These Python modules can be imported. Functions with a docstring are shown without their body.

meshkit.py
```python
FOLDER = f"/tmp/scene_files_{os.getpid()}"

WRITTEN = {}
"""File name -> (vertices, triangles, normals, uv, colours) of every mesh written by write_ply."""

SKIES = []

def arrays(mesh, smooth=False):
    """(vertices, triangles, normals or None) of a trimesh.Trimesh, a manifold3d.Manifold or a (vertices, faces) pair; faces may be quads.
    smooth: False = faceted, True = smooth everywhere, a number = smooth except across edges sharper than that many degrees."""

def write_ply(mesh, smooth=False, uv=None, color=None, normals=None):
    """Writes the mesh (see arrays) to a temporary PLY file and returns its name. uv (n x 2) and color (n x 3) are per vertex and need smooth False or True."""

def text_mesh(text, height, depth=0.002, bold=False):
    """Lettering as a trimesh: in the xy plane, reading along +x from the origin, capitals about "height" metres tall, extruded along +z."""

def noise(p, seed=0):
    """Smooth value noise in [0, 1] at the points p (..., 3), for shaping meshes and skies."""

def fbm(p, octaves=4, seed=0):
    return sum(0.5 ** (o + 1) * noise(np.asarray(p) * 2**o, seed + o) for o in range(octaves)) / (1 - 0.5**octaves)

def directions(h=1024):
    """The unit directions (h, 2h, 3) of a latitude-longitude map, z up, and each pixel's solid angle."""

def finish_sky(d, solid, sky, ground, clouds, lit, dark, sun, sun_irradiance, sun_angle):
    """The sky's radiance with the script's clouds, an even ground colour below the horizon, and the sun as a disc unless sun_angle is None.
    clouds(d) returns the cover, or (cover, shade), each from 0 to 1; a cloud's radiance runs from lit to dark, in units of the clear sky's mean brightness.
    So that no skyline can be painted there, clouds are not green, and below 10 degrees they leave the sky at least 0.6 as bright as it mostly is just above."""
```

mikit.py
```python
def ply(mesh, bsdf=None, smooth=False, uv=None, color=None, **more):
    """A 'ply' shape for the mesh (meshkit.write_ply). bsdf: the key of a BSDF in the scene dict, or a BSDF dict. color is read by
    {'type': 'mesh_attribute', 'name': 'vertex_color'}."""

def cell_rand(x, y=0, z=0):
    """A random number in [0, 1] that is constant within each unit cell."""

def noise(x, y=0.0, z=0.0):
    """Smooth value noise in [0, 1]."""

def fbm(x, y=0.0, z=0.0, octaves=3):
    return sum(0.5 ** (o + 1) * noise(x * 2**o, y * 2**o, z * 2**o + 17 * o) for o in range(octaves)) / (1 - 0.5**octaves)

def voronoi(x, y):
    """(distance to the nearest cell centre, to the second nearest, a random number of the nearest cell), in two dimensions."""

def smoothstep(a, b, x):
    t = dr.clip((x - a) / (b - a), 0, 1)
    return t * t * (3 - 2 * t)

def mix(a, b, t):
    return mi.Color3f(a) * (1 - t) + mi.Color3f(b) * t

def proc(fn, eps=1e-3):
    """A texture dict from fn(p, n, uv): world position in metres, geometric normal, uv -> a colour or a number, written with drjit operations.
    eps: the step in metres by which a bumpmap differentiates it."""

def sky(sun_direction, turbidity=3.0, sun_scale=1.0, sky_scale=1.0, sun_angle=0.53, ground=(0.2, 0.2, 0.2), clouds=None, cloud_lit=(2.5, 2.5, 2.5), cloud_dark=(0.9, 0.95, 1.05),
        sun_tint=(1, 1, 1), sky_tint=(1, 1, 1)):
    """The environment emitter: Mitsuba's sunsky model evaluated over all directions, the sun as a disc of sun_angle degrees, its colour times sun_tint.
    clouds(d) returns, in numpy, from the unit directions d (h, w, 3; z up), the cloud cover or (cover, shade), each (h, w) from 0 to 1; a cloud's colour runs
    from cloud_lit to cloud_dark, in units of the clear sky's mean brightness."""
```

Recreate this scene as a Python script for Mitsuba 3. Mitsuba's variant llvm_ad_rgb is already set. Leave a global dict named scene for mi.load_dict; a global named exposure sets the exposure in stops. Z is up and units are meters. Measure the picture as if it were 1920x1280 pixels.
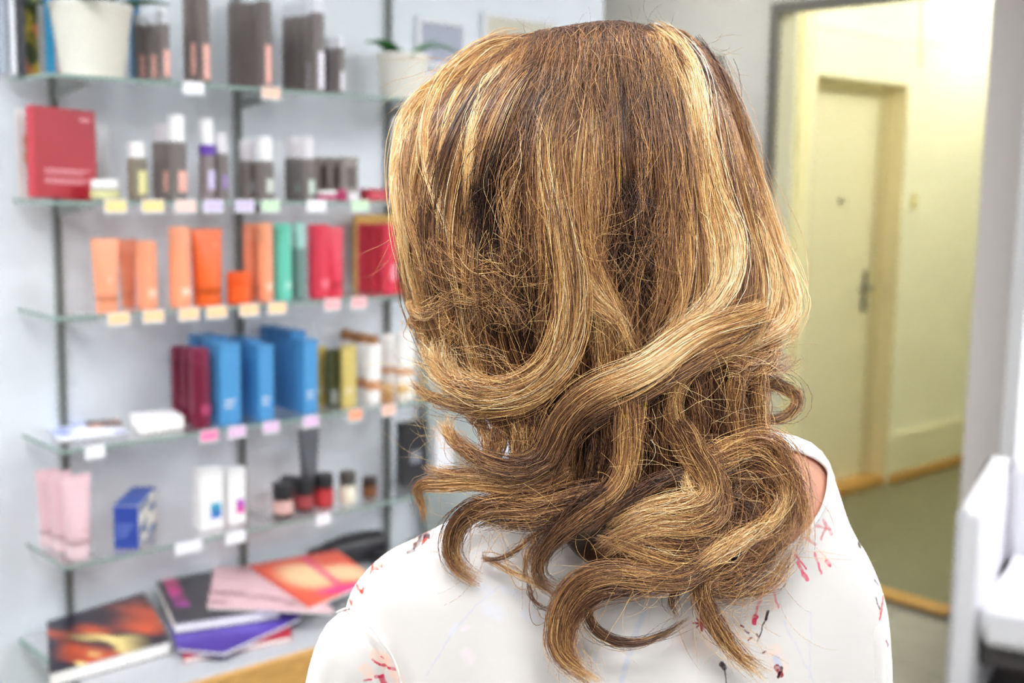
import math, random
import numpy as np, trimesh, manifold3d as m3
from scipy.interpolate import PchipInterpolator
from scipy.ndimage import gaussian_filter1d
import drjit as dr
import mitsuba as mi, mikit, meshkit
from mikit import proc, noise, fbm, smoothstep, mix, cell_rand

rng = np.random.default_rng(7)
random.seed(7)
T = mi.ScalarTransform4f
scene, labels = {}, {}

# ------------------------------------------------------------------ camera, light, exposure
F, PITCH, ROLL, EYE = 2280.0, .1329, .0168, 1.58
FW = np.array([0, math.cos(PITCH), -math.sin(PITCH)])
UP0 = np.array([0, math.sin(PITCH), math.cos(PITCH)])
RT = math.cos(ROLL) * np.array([1, 0, 0.]) + math.sin(ROLL) * UP0
UPV = -math.sin(ROLL) * np.array([1, 0, 0.]) + math.cos(ROLL) * UP0
E0 = np.array([0, 0, EYE])
scene['camera'] = {'type': 'thinlens', 'fov': 2 * math.degrees(math.atan(960 / F)), 'fov_axis': 'x', 'near_clip': .05, 'far_clip': 60.,
                   'aperture_radius': .0036, 'focus_distance': .845,
                   'to_world': T().look_at(origin=E0.tolist(), target=(E0 + FW).tolist(), up=UPV.tolist())}
exposure = 0.0
SKY = .36
scene['daylight'] = {'type': 'constant', 'radiance': {'type': 'rgb', 'value': [SKY * .97, SKY, SKY * 1.06]}}   # overcast daylight through the open shop front behind the camera
PANEL = 18.8                       # ceiling luminaires of the salon
SPOT = 46.0                        # small lamp by the grey wall
CORR = 33.0                       # lamp in the corridor


def lin(c):
    c = np.asarray(c, float) / 255
    return [float(x) for x in np.where(c <= .04045, c / 12.92, ((c + .055) / 1.055) ** 2.4)]


MATS = {}


def mat(rgb, rough=.5, spec=.5, metallic=0., **kw):
    key = 'mat_%d_%d_%d_%d_%d_%d' % (*[int(x) for x in rgb], rough * 100, spec * 100, metallic * 100) + ''.join('_%s_%s' % (k, v) for k, v in kw.items()).replace('.', '_')
    if key not in scene:
        scene[key] = {'type': 'twosided', 'b': {'type': 'principled', 'base_color': {'type': 'rgb', 'value': lin(rgb)}, 'roughness': rough, 'specular': spec, 'metallic': metallic, **kw}}
    return key


def pmat(key, fn, rough=.5, spec=.5, bump=None, bscale=.001, **kw):
    b = {'type': 'principled', 'base_color': proc(fn), 'roughness': rough, 'specular': spec, **kw}
    if bump is not None:
        b = {'type': 'bumpmap', 'arbitrary': proc(bump), 'scale': bscale, 'b': b}
    scene[key] = {'type': 'twosided', 'b': b}
    return key


def C3(rgb):
    return mi.Color3f(*[float(x) for x in lin(rgb)])


used = {}


def numbered(name):
    k = used.get(name, 0)
    used[name] = k + 1
    return name if k == 0 else '%s_%03d' % (name, k)


def part(parent, name, mesh, m, smooth=35, label=None, **kw):
    key = numbered(parent + '__' + name)
    scene[key] = mikit.ply(mesh, m, smooth=smooth, **kw)
    if label:
        labels[key] = {'label': label}
    return key


def thing(name, label, cat, group=None):
    key = numbered(name)
    labels[key] = {'label': label, 'category': cat}
    if group:
        labels[key]['group'] = group
    return key


def struct(name, mesh, m, smooth=False, **kw):
    scene[name] = mikit.ply(mesh, m, smooth=smooth, **kw)
    labels[name] = {'kind': 'structure'}
    return name


# ------------------------------------------------------------------ coordinates
def ray(x, y):
    x, y = np.asarray(x, float)[..., None], np.asarray(y, float)[..., None]
    return FW + (x - 960) / F * RT - (y - 640) / F * UPV


def at(x, y, depth):
    """the point that far away (along +y) under a pixel of the photograph"""
    r = ray(x, y)
    return E0 + r * (np.asarray(depth, float)[..., None] / r[..., 1:2])


def proj(P):
    P = np.asarray(P, float) - E0
    z = P @ FW
    return np.stack([960 + F * (P @ RT) / z, 640 - F * (P @ UPV) / z], -1)


ANG = .8312
D = np.array([math.sin(ANG), math.cos(ANG), 0])      # along the shelf wall, away to the right
N = np.array([math.cos(ANG), -math.sin(ANG), 0])     # out of the shelf wall, into the room
Z = np.array([0, 0, 1.])
O = np.array([-1.0147, 2.7, EYE])                     # first rail on the shelf wall, at eye height


def frame(p, x=D, y=-N):
    m = np.eye(4)
    m[:3, 0], m[:3, 1], m[:3, 2], m[:3, 3] = x, y, np.cross(x, y), p
    return m


def put(mesh, m):
    mesh = mesh.copy()
    mesh.apply_transform(m)
    return mesh


def S(t, w, h):
    """shelf coordinates: along the wall, out from the wall, above eye height"""
    return O + D * t + N * w + Z * h


def shelf_t(px, w, h):
    lo, hi = -1.5, 3.
    for _ in range(50):
        m = (lo + hi) / 2
        if proj(S(m, w, h))[0] < px:
            lo = m
        else:
            hi = m
    return lo


# ------------------------------------------------------------------ shapes
def box(x0, x1, y0, y1, z0, z1, bevel=0.0):
    b = trimesh.creation.box((x1 - x0, y1 - y0, z1 - z0))
    if bevel:
        h = np.array([x1 - x0, y1 - y0, z1 - z0]) / 2
        v = []
        for s in np.ndindex(2, 2, 2):
            s = np.array(s) * 2 - 1
            for k in range(3):
                q = s * (h - bevel)
                q[k] = s[k] * h[k]
                v.append(q)
        b = trimesh.convex.convex_hull(np.array(v))
    b.apply_translation(((x0 + x1) / 2, (y0 + y1) / 2, (z0 + z1) / 2))
    return b


def lathe(profile, n=28):
    return trimesh.creation.revolve(np.array(profile, float), sections=n)


def cat(*ms):
    return trimesh.util.concatenate(list(ms))


def loft(rings, close=True):
    """rings (k, n, 3) -> mesh, closed round each ring, with end caps"""
    R = np.asarray(rings, float)
    k, n = R.shape[:2]
    v = R.reshape(-1, 3)
    i, j = np.meshgrid(np.arange(k - 1), np.arange(n), indexing='ij')
    a, b = i * n + j, i * n + (j + 1) % n
    f = np.concatenate([np.stack([a, b, b + n], -1).reshape(-1, 3), np.stack([a, b + n, a + n], -1).reshape(-1, 3)])
    if close:
        c0, c1 = len(v), len(v) + 1
        v = np.vstack([v, R[0].mean(0), R[-1].mean(0)])
        j = np.arange(n)
        f = np.vstack([f, np.stack([np.full(n, c0), (j + 1) % n, j], 1), np.stack([np.full(n, c1), (k - 1) * n + j, (k - 1) * n + (j + 1) % n], 1)])
    m = trimesh.Trimesh(v, f, process=False)
    if close and m.volume < 0:
        m.invert()
    return m


def superellipse(a, b, n=28, p=2.0):
    th = np.arange(n) * 2 * np.pi / n
    c, s = np.cos(th), np.sin(th)
    return np.stack([a * np.sign(c) * abs(c) ** (2 / p), b * np.sign(s) * abs(s) ** (2 / p)], 1)


def stack(sections, n=28):
    """sections (z, a, b, exponent) -> loft"""
    return loft([np.c_[superellipse(a, b, n, p), np.full(n, z)] for z, a, b, p in sections])


def catmull(P, n):
    """n points evenly spread on the Catmull-Rom curve through the rows of P"""
    P = np.asarray(P, float)
    Q = np.vstack([2 * P[0] - P[1], P, 2 * P[-1] - P[-2]])
    seg = []
    for i in range(1, len(Q) - 2):
        t = np.linspace(0, 1, 24, endpoint=False)[:, None]
        p0, p1, p2, p3 = Q[i - 1:i + 3]
        seg.append(.5 * (2 * p1 + (p2 - p0) * t + (2 * p0 - 5 * p1 + 4 * p2 - p3) * t ** 2 + (3 * p1 - p0 - 3 * p2 + p3) * t ** 3))
    c = np.vstack(seg + [P[-1:]])
    s = np.r_[0, np.cumsum(np.linalg.norm(np.diff(c[:, :3], axis=0), axis=1))]
    q = np.linspace(0, s[-1], n)
    return np.stack([np.interp(q, s, c[:, k]) for k in range(c.shape[1])], 1)


def tube(points, radius, n=10):
    p = np.asarray(points, float)
    r = np.broadcast_to(radius, (len(p),))
    t = np.gradient(p, axis=0)
    t /= np.linalg.norm(t, axis=1, keepdims=True)
    ref = np.array([.3, .2, .93])
    a = np.cross(t, ref)
    a /= np.linalg.norm(a, axis=1, keepdims=True)
    b = np.cross(t, a)
    th = np.arange(n) * 2 * np.pi / n
    return loft(p[:, None] + r[:, None, None] * (np.cos(th)[None, :, None] * a[:, None] + np.sin(th)[None, :, None] * b[:, None]))


def slab(p0, p1, thick, z0, z1, side=None):
    """an upright wall slab from p0 to p1 (xy), its thickness on the side it is given"""
    p0, p1 = np.array(p0[:2], float), np.array(p1[:2], float)
    s = np.array(side[:2], float) * thick
    q = np.array([p0, p1, p1 + s, p0 + s])
    v = np.vstack([np.c_[q, np.full(4, z0)], np.c_[q, np.full(4, z1)]])
    return trimesh.convex.convex_hull(v)


# ------------------------------------------------------------------ the room
def wallpaint(key, rgb, amp=.03):
    c = C3(rgb)
    return pmat(key, lambda p, n, uv: c * (1 - amp + 2 * amp * fbm(p.x * 3 + p.y * 2, p.z * 3, p.y * 2)), .75, .3,
                bump=lambda p, n, uv: fbm(p.x * 120, p.y * 120, p.z * 120), bscale=.0003)


W_WHITE = wallpaint('paint_white', (217, 224, 230))
W_GREY = wallpaint('paint_grey', (228, 226, 218))
W_PIER = wallpaint('paint_pier', (226, 219, 217))
W_CORR = wallpaint('paint_corridor', (242, 241, 222))
W_CEIL = wallpaint('paint_ceiling', (240, 240, 240))

TILE = .45


def tile_fn(p, n, uv):
    a = p.x * float(D[0]) + p.y * float(D[1])
    b = p.x * float(N[0]) + p.y * float(N[1])
    c = mix(lin((150, 148, 136)), lin((166, 164, 152)), fbm(p.x * 9, p.y * 9))
    return c * (.92 + .16 * cell_rand(a / TILE, b / TILE, 3))


def lino_fn(p, n, uv):
    return mix(lin((108, 108, 86)), lin((122, 122, 100)), fbm(p.x * 60, p.y * 60, 0, 4))


pmat('lino', lino_fn, .45, .5)
scene['tile_a'] = {'type': 'twosided', 'b': {'type': 'principled', 'base_color': proc(tile_fn), 'roughness': .35, 'specular': .5}}
WOODC = (lin((176, 128, 62)), lin((206, 160, 88)))


def wood_fn(p, n, uv):
    a = p.x * float(D[0]) + p.y * float(D[1])
    b = p.x * float(N[0]) + p.y * float(N[1])
    g = fbm(a * 6 + b * 40, b * 6 + a * 40, p.z * 60, 4)
    return mix(WOODC[0], WOODC[1], g)


WOOD = pmat('oak', wood_fn, .4, .5)

# key points on the plan
J0, J1 = np.array([1.050, 5.036, 0]), np.array([1.660, 4.368, 0])     # the door wall: left and right jamb
T0 = np.array([1.534, 4.508, 0])
CW = np.array([2.041, 6.362, 0])                                       # the corridor wall runs through here along D
C0 = np.array([.267, 3.87, 0])                                         # end of the shelf wall
CEIL = 2.72

floor = struct('floor', box(-5, 4.6, -4, 9.6, -.12, -.004), mat((118, 116, 108), .8))
# floor tiles of the salon, one by one where the photograph could show them
tb = box(-TILE / 2 + .002, TILE / 2 - .002, -TILE / 2 + .002, TILE / 2 - .002, -.006, 0, .0015)
cnt = 0
JS, TD = J0 @ N, J0 @ D
for a in range(-6, 16):
    for b in range(-16, 8):
        c = D * (a + .5) * TILE + N * (b + .5) * TILE
        lim = TD - .02
        if c @ D + TILE / 2 > lim + .2 or c[1] < .6 or c[1] > 5.2 or abs(c[0]) > 2.4 or cnt >= 290:
            continue
        if (c - O) @ N < -.1 and c @ D < C0 @ D:
            continue
        m = tb
        if c @ D + TILE / 2 > lim:
            w = lim - (c @ D - TILE / 2)
            m = box(-TILE / 2 + .002, -TILE / 2 + w, -TILE / 2 + .002, TILE / 2 - .002, -.006, 0, .0015)
        part(floor, 'tile', put(m, frame(c)), 'tile_a', smooth=False)
        cnt += 1
# corridor floor
q = [J0 + N * -2.0, J0 + N * 2.6]
lf = slab(q[0] + D * .01, q[1] + D * .01, 4.2, -.004, .002, D)
struct('floor_corridor', lf, 'lino')

# shelf wall (a partition that ends at C0), door wall, corridor walls, right wall, ceiling
struct('wall_left', slab(O - D * 3.4, C0, .1, 0, CEIL, -N), W_WHITE)
dw = [slab(J0 - N * 1.6, J0, .13, 0, CEIL, D), slab(J1, J1 + N * 1.9, .13, 0, CEIL, D), slab(J0, J1, .13, 2.275, CEIL, D)]
struct('wall_back', cat(dw[0], dw[2]), W_GREY)
struct('wall_pier', dw[1], W_PIER)
k0, k1, kd = CW - D * .87, CW - D * .05, .16
cor = [slab(k0 - D * (k0 @ D - J0 @ D - .131), k0, .16, 0, CEIL, -N), slab(k1, k1 + D * 3.2, .16, 0, CEIL, -N), slab(k0, k1, .16, 2.085, CEIL, -N), slab(k0, k1, .04, 0, 2.085, -N)]
cor[3].apply_translation(-N * .17)
struct('wall_corridor', cat(*cor), W_CORR)
ce = CW + D * 3.0
struct('wall_corridor_end', slab(ce, ce + N * 2.4, .1, 0, CEIL, D), W_CORR)
struct('wall_corridor_right', slab(CW - D * 1.5 + N * 1.55, ce + N * 1.55, .1, 0, CEIL, N), W_CORR)
struct('wall_right', box(1.665, 4.4, 3.93, 4.05, 0, CEIL), wallpaint('paint_right', (247, 247, 253)))
struct('wall_side', box(2.9, 3.0, .2, 4.0, 0, CEIL), W_WHITE)
struct('ceiling', box(-5, 4.6, -2.2, 9.6, CEIL, CEIL + .1), W_CEIL)

# door frame of the opening: dark grey metal
FR = mat((112, 110, 102), .45)
fr = [slab(J0 - N * .012, J0 + N * .02, .03, 0, 2.275, -D), slab(J0 - N * .012, J1 + N * .012, .03, 2.255, 2.295, -D)]
struct('trim_1', cat(*fr), FR)
struct('trim_2', cat(slab(J0, J0 + N * .012, .12, 0, 2.262, D)), mat((206, 204, 186), .6))
# oak threshold
th = box(-.03, .03, -.46, .46, 0, .016, .004)
struct('trim_3', put(box(-.065, .035, -.455, .455, 0, .018, .005), frame((J0 + J1) / 2)), WOOD)
# corridor door in its recess
dk = thing('corridor_door', 'cream painted flat door with steel handle, deep in the corridor wall', 'door')
labels[dk]['kind'] = 'structure'
labels[dk].pop('category')
dmid = (k0 + k1) / 2 - N * .13
CREAM = mat((238, 234, 208), .45)
part(dk, 'leaf', put(box(-.405, .33, -.02, .02, .012, 2.03, .003), frame(dmid + N * .0)), CREAM, smooth=False)
part(dk, 'door_frame', cat(put(box(.34, .4, -.03, .02, 0, 2.08, .004), frame(dmid)), put(box(-.41, .4, -.03, .02, 2.035, 2.085, .004), frame(dmid))), mat((214, 204, 168), .5), smooth=False)
ST = mat((150, 150, 146), .3, .5, 1.)
hp = dmid + D * .27 + N * .024
part(dk, 'handle_plate', put(box(-.02, .02, -.005, .005, .92, 1.14, .003), frame(hp)), ST, smooth=False)
part(dk, 'handle', cat(put(tube([[0, 0, 1.05], [0, -.05, 1.05]], .009), frame(hp)), put(tube([[.005, -.05, 1.05], [-.06, -.052, 1.05], [-.12, -.048, 1.048]], .009), frame(hp))), ST)
part(dk, 'lock_cylinder', put(tube([[0, .002, .96], [0, -.012, .96]], .014), frame(hp)), ST)
part(dk, 'peephole', put(tube([[-.27, .002, 1.5], [-.27, -.012, 1.5]], .012), frame(hp)), ST)
struct('trim_4', put(box(-.405, .4, -.17, .0, 0, .045, .006), frame((k0 + k1) / 2 - N * .0 - N * .17)), WOOD)
# reveal lining of the recess and casing strip left of it
struct('trim_5', cat(slab(k1 - D * .012, k1, .15, 0, 2.085, -N), slab(k0, k0 + D * .012, .15, 0, 2.085, -N)), mat((226, 214, 178), .5))
struct('trim_6', put(box(-.05, .05, -.02, 0, 0, CEIL, .004), frame(k0 - D * .10)), mat((244, 238, 200), .5))
struct('trim_8', put(box(-.95, .3, -.005, 0, 2.29, 2.33, .002), frame(CW)), CREAM)
struct('trim_9', put(box(.02, .07, -.014, 0, 2.2, CEIL, .004), frame(CW)), CREAM)
# skirting: oak strip below, cream board above
struct('baseboard_corridor', put(box(0.0, 3., -.018, 0, .05, .27, .006), frame(k1 + D * .02)), CREAM)
struct('trim_7', put(box(0.0, 3., -.03, 0, 0, .055, .01), frame(k1 + D * .02)), WOOD)
# rosette / small plate on corridor wall
sp = thing('wall_switch', 'small pale switch plate on the corridor wall beside the door', 'switch')
part(sp, 'plate', put(box(-.03, .03, -.01, 0, -.04, .04, .003), frame(CW + D * .06 + Z * 1.5)), mat((222, 214, 172), .5), smooth=False)
part(sp, 'rocker', put(box(-.014, .014, -.014, -.008, -.024, .024, .002), frame(CW + D * .06 + Z * 1.5)), mat((214, 206, 164), .4), smooth=False)
# small bracket high on the grey wall, beside the head
wb = thing('wall_sensor', 'small grey-green sensor box high on the grey wall beside the head', 'sensor')
wp = J0 - N * .29 + Z * 2.06
part(wb, 'housing', put(box(-.028, .028, -.035, 0, 0, .05, .006), frame(wp, N, D)), mat((150, 154, 142), .5), smooth=False)
part(wb, 'cover', put(box(-.02, .02, -.02, 0, -.1, -.004, .006), frame(wp + N * .012, N, D)), mat((214, 216, 222), .5), smooth=False)

X0, Y0 = np.array([1., 0, 0]), np.array([0, 1., 0])
# luminaires: the ceiling's flat panels (salon) and the lamp in the corridor
for i, (x, y) in enumerate([(-1.3, 1.3), (1.5, 1.6), (0, -.3), (-1.4, -1.3), (1.4, -1.3), (2.2, 2.8)]):
    lk = thing('ceiling_lamp', 'flat white ceiling lamp panel ' + ['in front of the shelves', 'right of the woman', 'above the photographer', 'behind the photographer on the left', 'behind the photographer on the right', 'above the white armchair'][i], 'lamp', 'ceiling lamp panels of the salon')
    part(lk, 'housing', box(x - .62, x + .62, y - .32, y + .32, CEIL - .05, CEIL, .01), mat((235, 235, 235), .4), smooth=False)
    em = trimesh.Trimesh([[x - .58, y - .28, CEIL - .052], [x + .58, y - .28, CEIL - .052], [x + .58, y + .28, CEIL - .052], [x - .58, y + .28, CEIL - .052]], [[0, 2, 1], [0, 3, 2]], process=False)
    dk2 = part(lk, 'diffuser', em, mat((240, 240, 240), .5), smooth=False)
    scene[dk2]['emitter'] = {'type': 'area', 'radiance': {'type': 'rgb', 'value': [PANEL * q for q in ((.985, 1, 1.02) if i < 5 else (1., 1., 1.02))]}}
lk = thing('ceiling_spot', 'small round ceiling lamp by the grey wall left of the corridor opening', 'lamp')
lq = np.array([.45, 4.75, CEIL])
part(lk, 'housing', put(lathe([(0, -.04), (.15, -.04), (.15, 0), (0, 0)]), frame(lq, X0, Y0)), mat((235, 235, 235), .4))
k = part(lk, 'diffuser', put(trimesh.Trimesh(np.vstack([[[0, 0, -.042]], np.c_[.13 * np.cos(np.arange(24) * np.pi / 12), .13 * np.sin(np.arange(24) * np.pi / 12), np.full(24, -.042)]]), [[0, 1 + (i + 1) % 24, 1 + i] for i in range(24)], process=False), frame(lq, X0, Y0)), mat((240, 240, 240), .5), smooth=False)
scene[k]['emitter'] = {'type': 'area', 'radiance': {'type': 'rgb', 'value': [SPOT, SPOT * .99, SPOT * .95]}}
for ci, lc in enumerate((CW + D * .62 + N * .5, CW - D * .75 + N * .85)):
  lk = thing('corridor_lamp', ['round glowing ceiling lamp in the corridor, right of the cream door', 'round glowing ceiling lamp in the corridor, near the salon'][ci], 'lamp')
  part(lk, 'base', put(lathe([(0, 0), (.16, 0), (.16, .03), (0, .03)]), frame(lc + Z * (CEIL - .03), np.array([1, 0, 0]), np.array([0, 1, 0]))), mat((230, 230, 225), .4))
  k = part(lk, 'globe', put(trimesh.creation.icosphere(3, .13), frame(lc + Z * (CEIL - .13), np.array([1, 0, 0]), np.array([0, 1, 0]))), mat((240, 240, 230), .4), smooth=True)
  scene[k]['emitter'] = {'type': 'area', 'radiance': {'type': 'rgb', 'value': [CORR, CORR * .96, CORR * .80]}}

# ------------------------------------------------------------------ white armchair at the right
ac = thing('armchair', 'white upholstered armchair with slab arms by the right wall', 'armchair')
WL = mat((212, 211, 216), .45, .5)
A0 = np.array([1.32, 3.35, .009])
ax = np.array([math.cos(-.50), math.sin(-.50), 0]); ay = np.array([-ax[1], ax[0], 0])
af = frame(A0, ax, ay)


def cushion(x0, x1, y0, y1, z0, z1, r, sub=2):
    b = box(x0, x1, y0, y1, z0, z1, r)
    return b


for x_ in (-.05, .60):
    b_ = box(x_, x_ + .08, -.02, .62, .02, .665, .018)
    b_.vertices[:, 2] += np.where(b_.vertices[:, 2] > .5, (b_.vertices[:, 1] + .02) * .06, 0)
    part(ac, 'armrest', put(b_, af), WL, smooth=40)
part(ac, 'seat', put(box(.032, .598, -.05, .5, .28, .415, .03), af), WL, smooth=40)
part(ac, 'backrest', put(box(.032, .598, .502, .62, .33, .70, .03), af), WL, smooth=40)
part(ac, 'base_rail', put(box(.032, .598, .04, .1, .20, .279, .008), af), mat((70, 66, 66), .6), smooth=False)
for s in (.0, .64):
    for yy in (.03, .55):
        part(ac, 'foot', put(box(s - .02, s + .02, yy - .02, yy + .02, 0, .02, .004), af), mat((40, 38, 38), .5), smooth=False)
mt = thing('floor_mat', 'dark grey floor mat under the white armchair', 'mat')
scene[mt] = mikit.ply(put(box(-.06, .75, -.35, .55, .0, .008, .003), frame(A0 + np.array([.02, .1, 0]), ax, ay)), pmat('mat_fabric', lambda p, n, uv: mix(lin((70, 66, 66)), lin((92, 88, 86)), fbm(p.x * 150, p.y * 150)), .9, .1), smooth=False)


# ------------------------------------------------------------------ the shelving on the left wall
SH = [.1936, -.0594, -.2949, -.5733, -.8209, -1.035]
SW, TL, TR_, SP = .2345, -.0955, 1.01, .452
scene['glass_sheet'] = {'type': 'thindielectric', 'int_ior': 1.5}
GEDGE = mat((128, 150, 142), .25, .5)
STEEL = mat((132, 136, 134), .4, .5)
RN = ['left', 'middle', 'right']
for i in range(3):
    rk_ = thing('wall_rail', 'upright grey metal rail, %s one of the three that carry the glass shelves' % RN[i], 'rail', 'wall rails of the shelves')
    part(rk_, 'channel', put(cat(box(-.008, .008, -.003, -.0005, -1.42, .75), box(-.008, -.005, -.014, -.0005, -1.42, .75), box(.005, .008, -.014, -.0005, -1.42, .75)), frame(S(SP * i, 0, 0))), STEEL, smooth=False)
SN = ['topmost', 'second', 'third', 'fourth', 'fifth']
SWHAT = ['with the plant pots', 'with the red book', 'with the orange and red tubes', 'with the blue boxes', 'with the pink tubes']
for j, h in enumerate(SH[:5]):
    gk_ = thing('glass_shelf', '%s glass wall shelf from above, %s' % (SN[j], SWHAT[j]), 'shelf', 'glass wall shelves')
    m = frame(S(0, 0, h))
    part(gk_, 'pane', put(box(TL, TR_, -SW + .001, -.016, -.008, 0), m), 'glass_sheet', smooth=False)
    part(gk_, 'edge', put(cat(box(TL, TR_, -SW - .001, -SW + .001, -.008, 0), box(TL - .001, TL + .001, -SW, -.016, -.008, 0), box(TR_ - .001, TR_ + .001, -SW, -.016, -.008, 0)), m), GEDGE, smooth=False)
    for i in range(3):
        L = SW - .03
        v = np.array([[0, -.0145, -.010], [0, -.0145, -.04], [0, -L, -.016], [0, -L, -.010]])
        part(gk_, 'bracket', put(trimesh.convex.convex_hull(np.vstack([v + [.002, 0, 0], v - [.002, 0, 0]])), frame(S(SP * i, 0, h))), STEEL, smooth=False)
# the deep bottom board with a wooden front
h6 = SH[5]
bk = thing('bottom_shelf', 'deep grey bottom shelf board with wooden front strip under the glass shelves', 'shelf')
part(bk, 'board', put(box(TL - .02, TR_ + .5, -.48, -.018, -.03, 0, .003), frame(S(0, 0, h6))), mat((176, 178, 182), .4), smooth=False)
part(bk, 'front_strip', put(box(TL - .02, TR_ + .5, -.498, -.481, -.085, 0, .004), frame(S(0, 0, h6))), WOOD, smooth=False)
for i in range(3):
    part(bk, 'support', put(box(-.012, .012, -.46, -.016, -.08, -.031, .003), frame(S(SP * i, 0, h6))), STEEL, smooth=False)
part(bk, 'glass_end', put(box(TL - .026, TL - .021, -.3, -.02, -.012, .0), frame(S(0, 0, h6))), GEDGE, smooth=False)

PLUM, GREY, SALM, ORNG, TEAL, RED, MAROON, BLUE, GOLD, OLIVE, WHITE, BROWN, BLACK, PINK = (
    (120, 60, 130), (112, 104, 102), (242, 156, 118), (230, 98, 32), (98, 196, 172), (214, 54, 76), (112, 22, 52), (72, 146, 202), (196, 176, 96), (66, 70, 36), (240, 240, 242), (150, 100, 60), (34, 34, 38), (226, 190, 198))


def geom(x0, x1, ytop, sh, w, hgt=None):
    px = (x0 + x1) / 2
    h = SH[sh]
    t = shelf_t(px, w, h + .05)
    c = S(t, w, h)
    dep = (c - E0) @ FW
    W = (x1 - x0) / F * dep
    if hgt is None:
        lo, hi = 0., .8
        for _ in range(40):
            mm = (lo + hi) / 2
            if proj(S(t, w, h + mm))[1] > ytop:
                lo = mm
            else:
                hi = mm
        hgt = lo
    return t, c, W, hgt


def facing(c, W, k):
    """true width of a box of depth k times its width that shows W across"""
    v = (E0 - c)[:2]
    v = v / np.linalg.norm(v)
    a, b = abs(v @ N[:2]), abs(v @ D[:2])
    return W / (a + k * b)


def turn(c, a):
    ca, sa = math.cos(a), math.sin(a)
    return frame(c, D * ca - N * -sa * -1, None) if False else frame(c, D * ca + N * sa, np.cross(Z, D * ca + N * sa))


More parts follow.
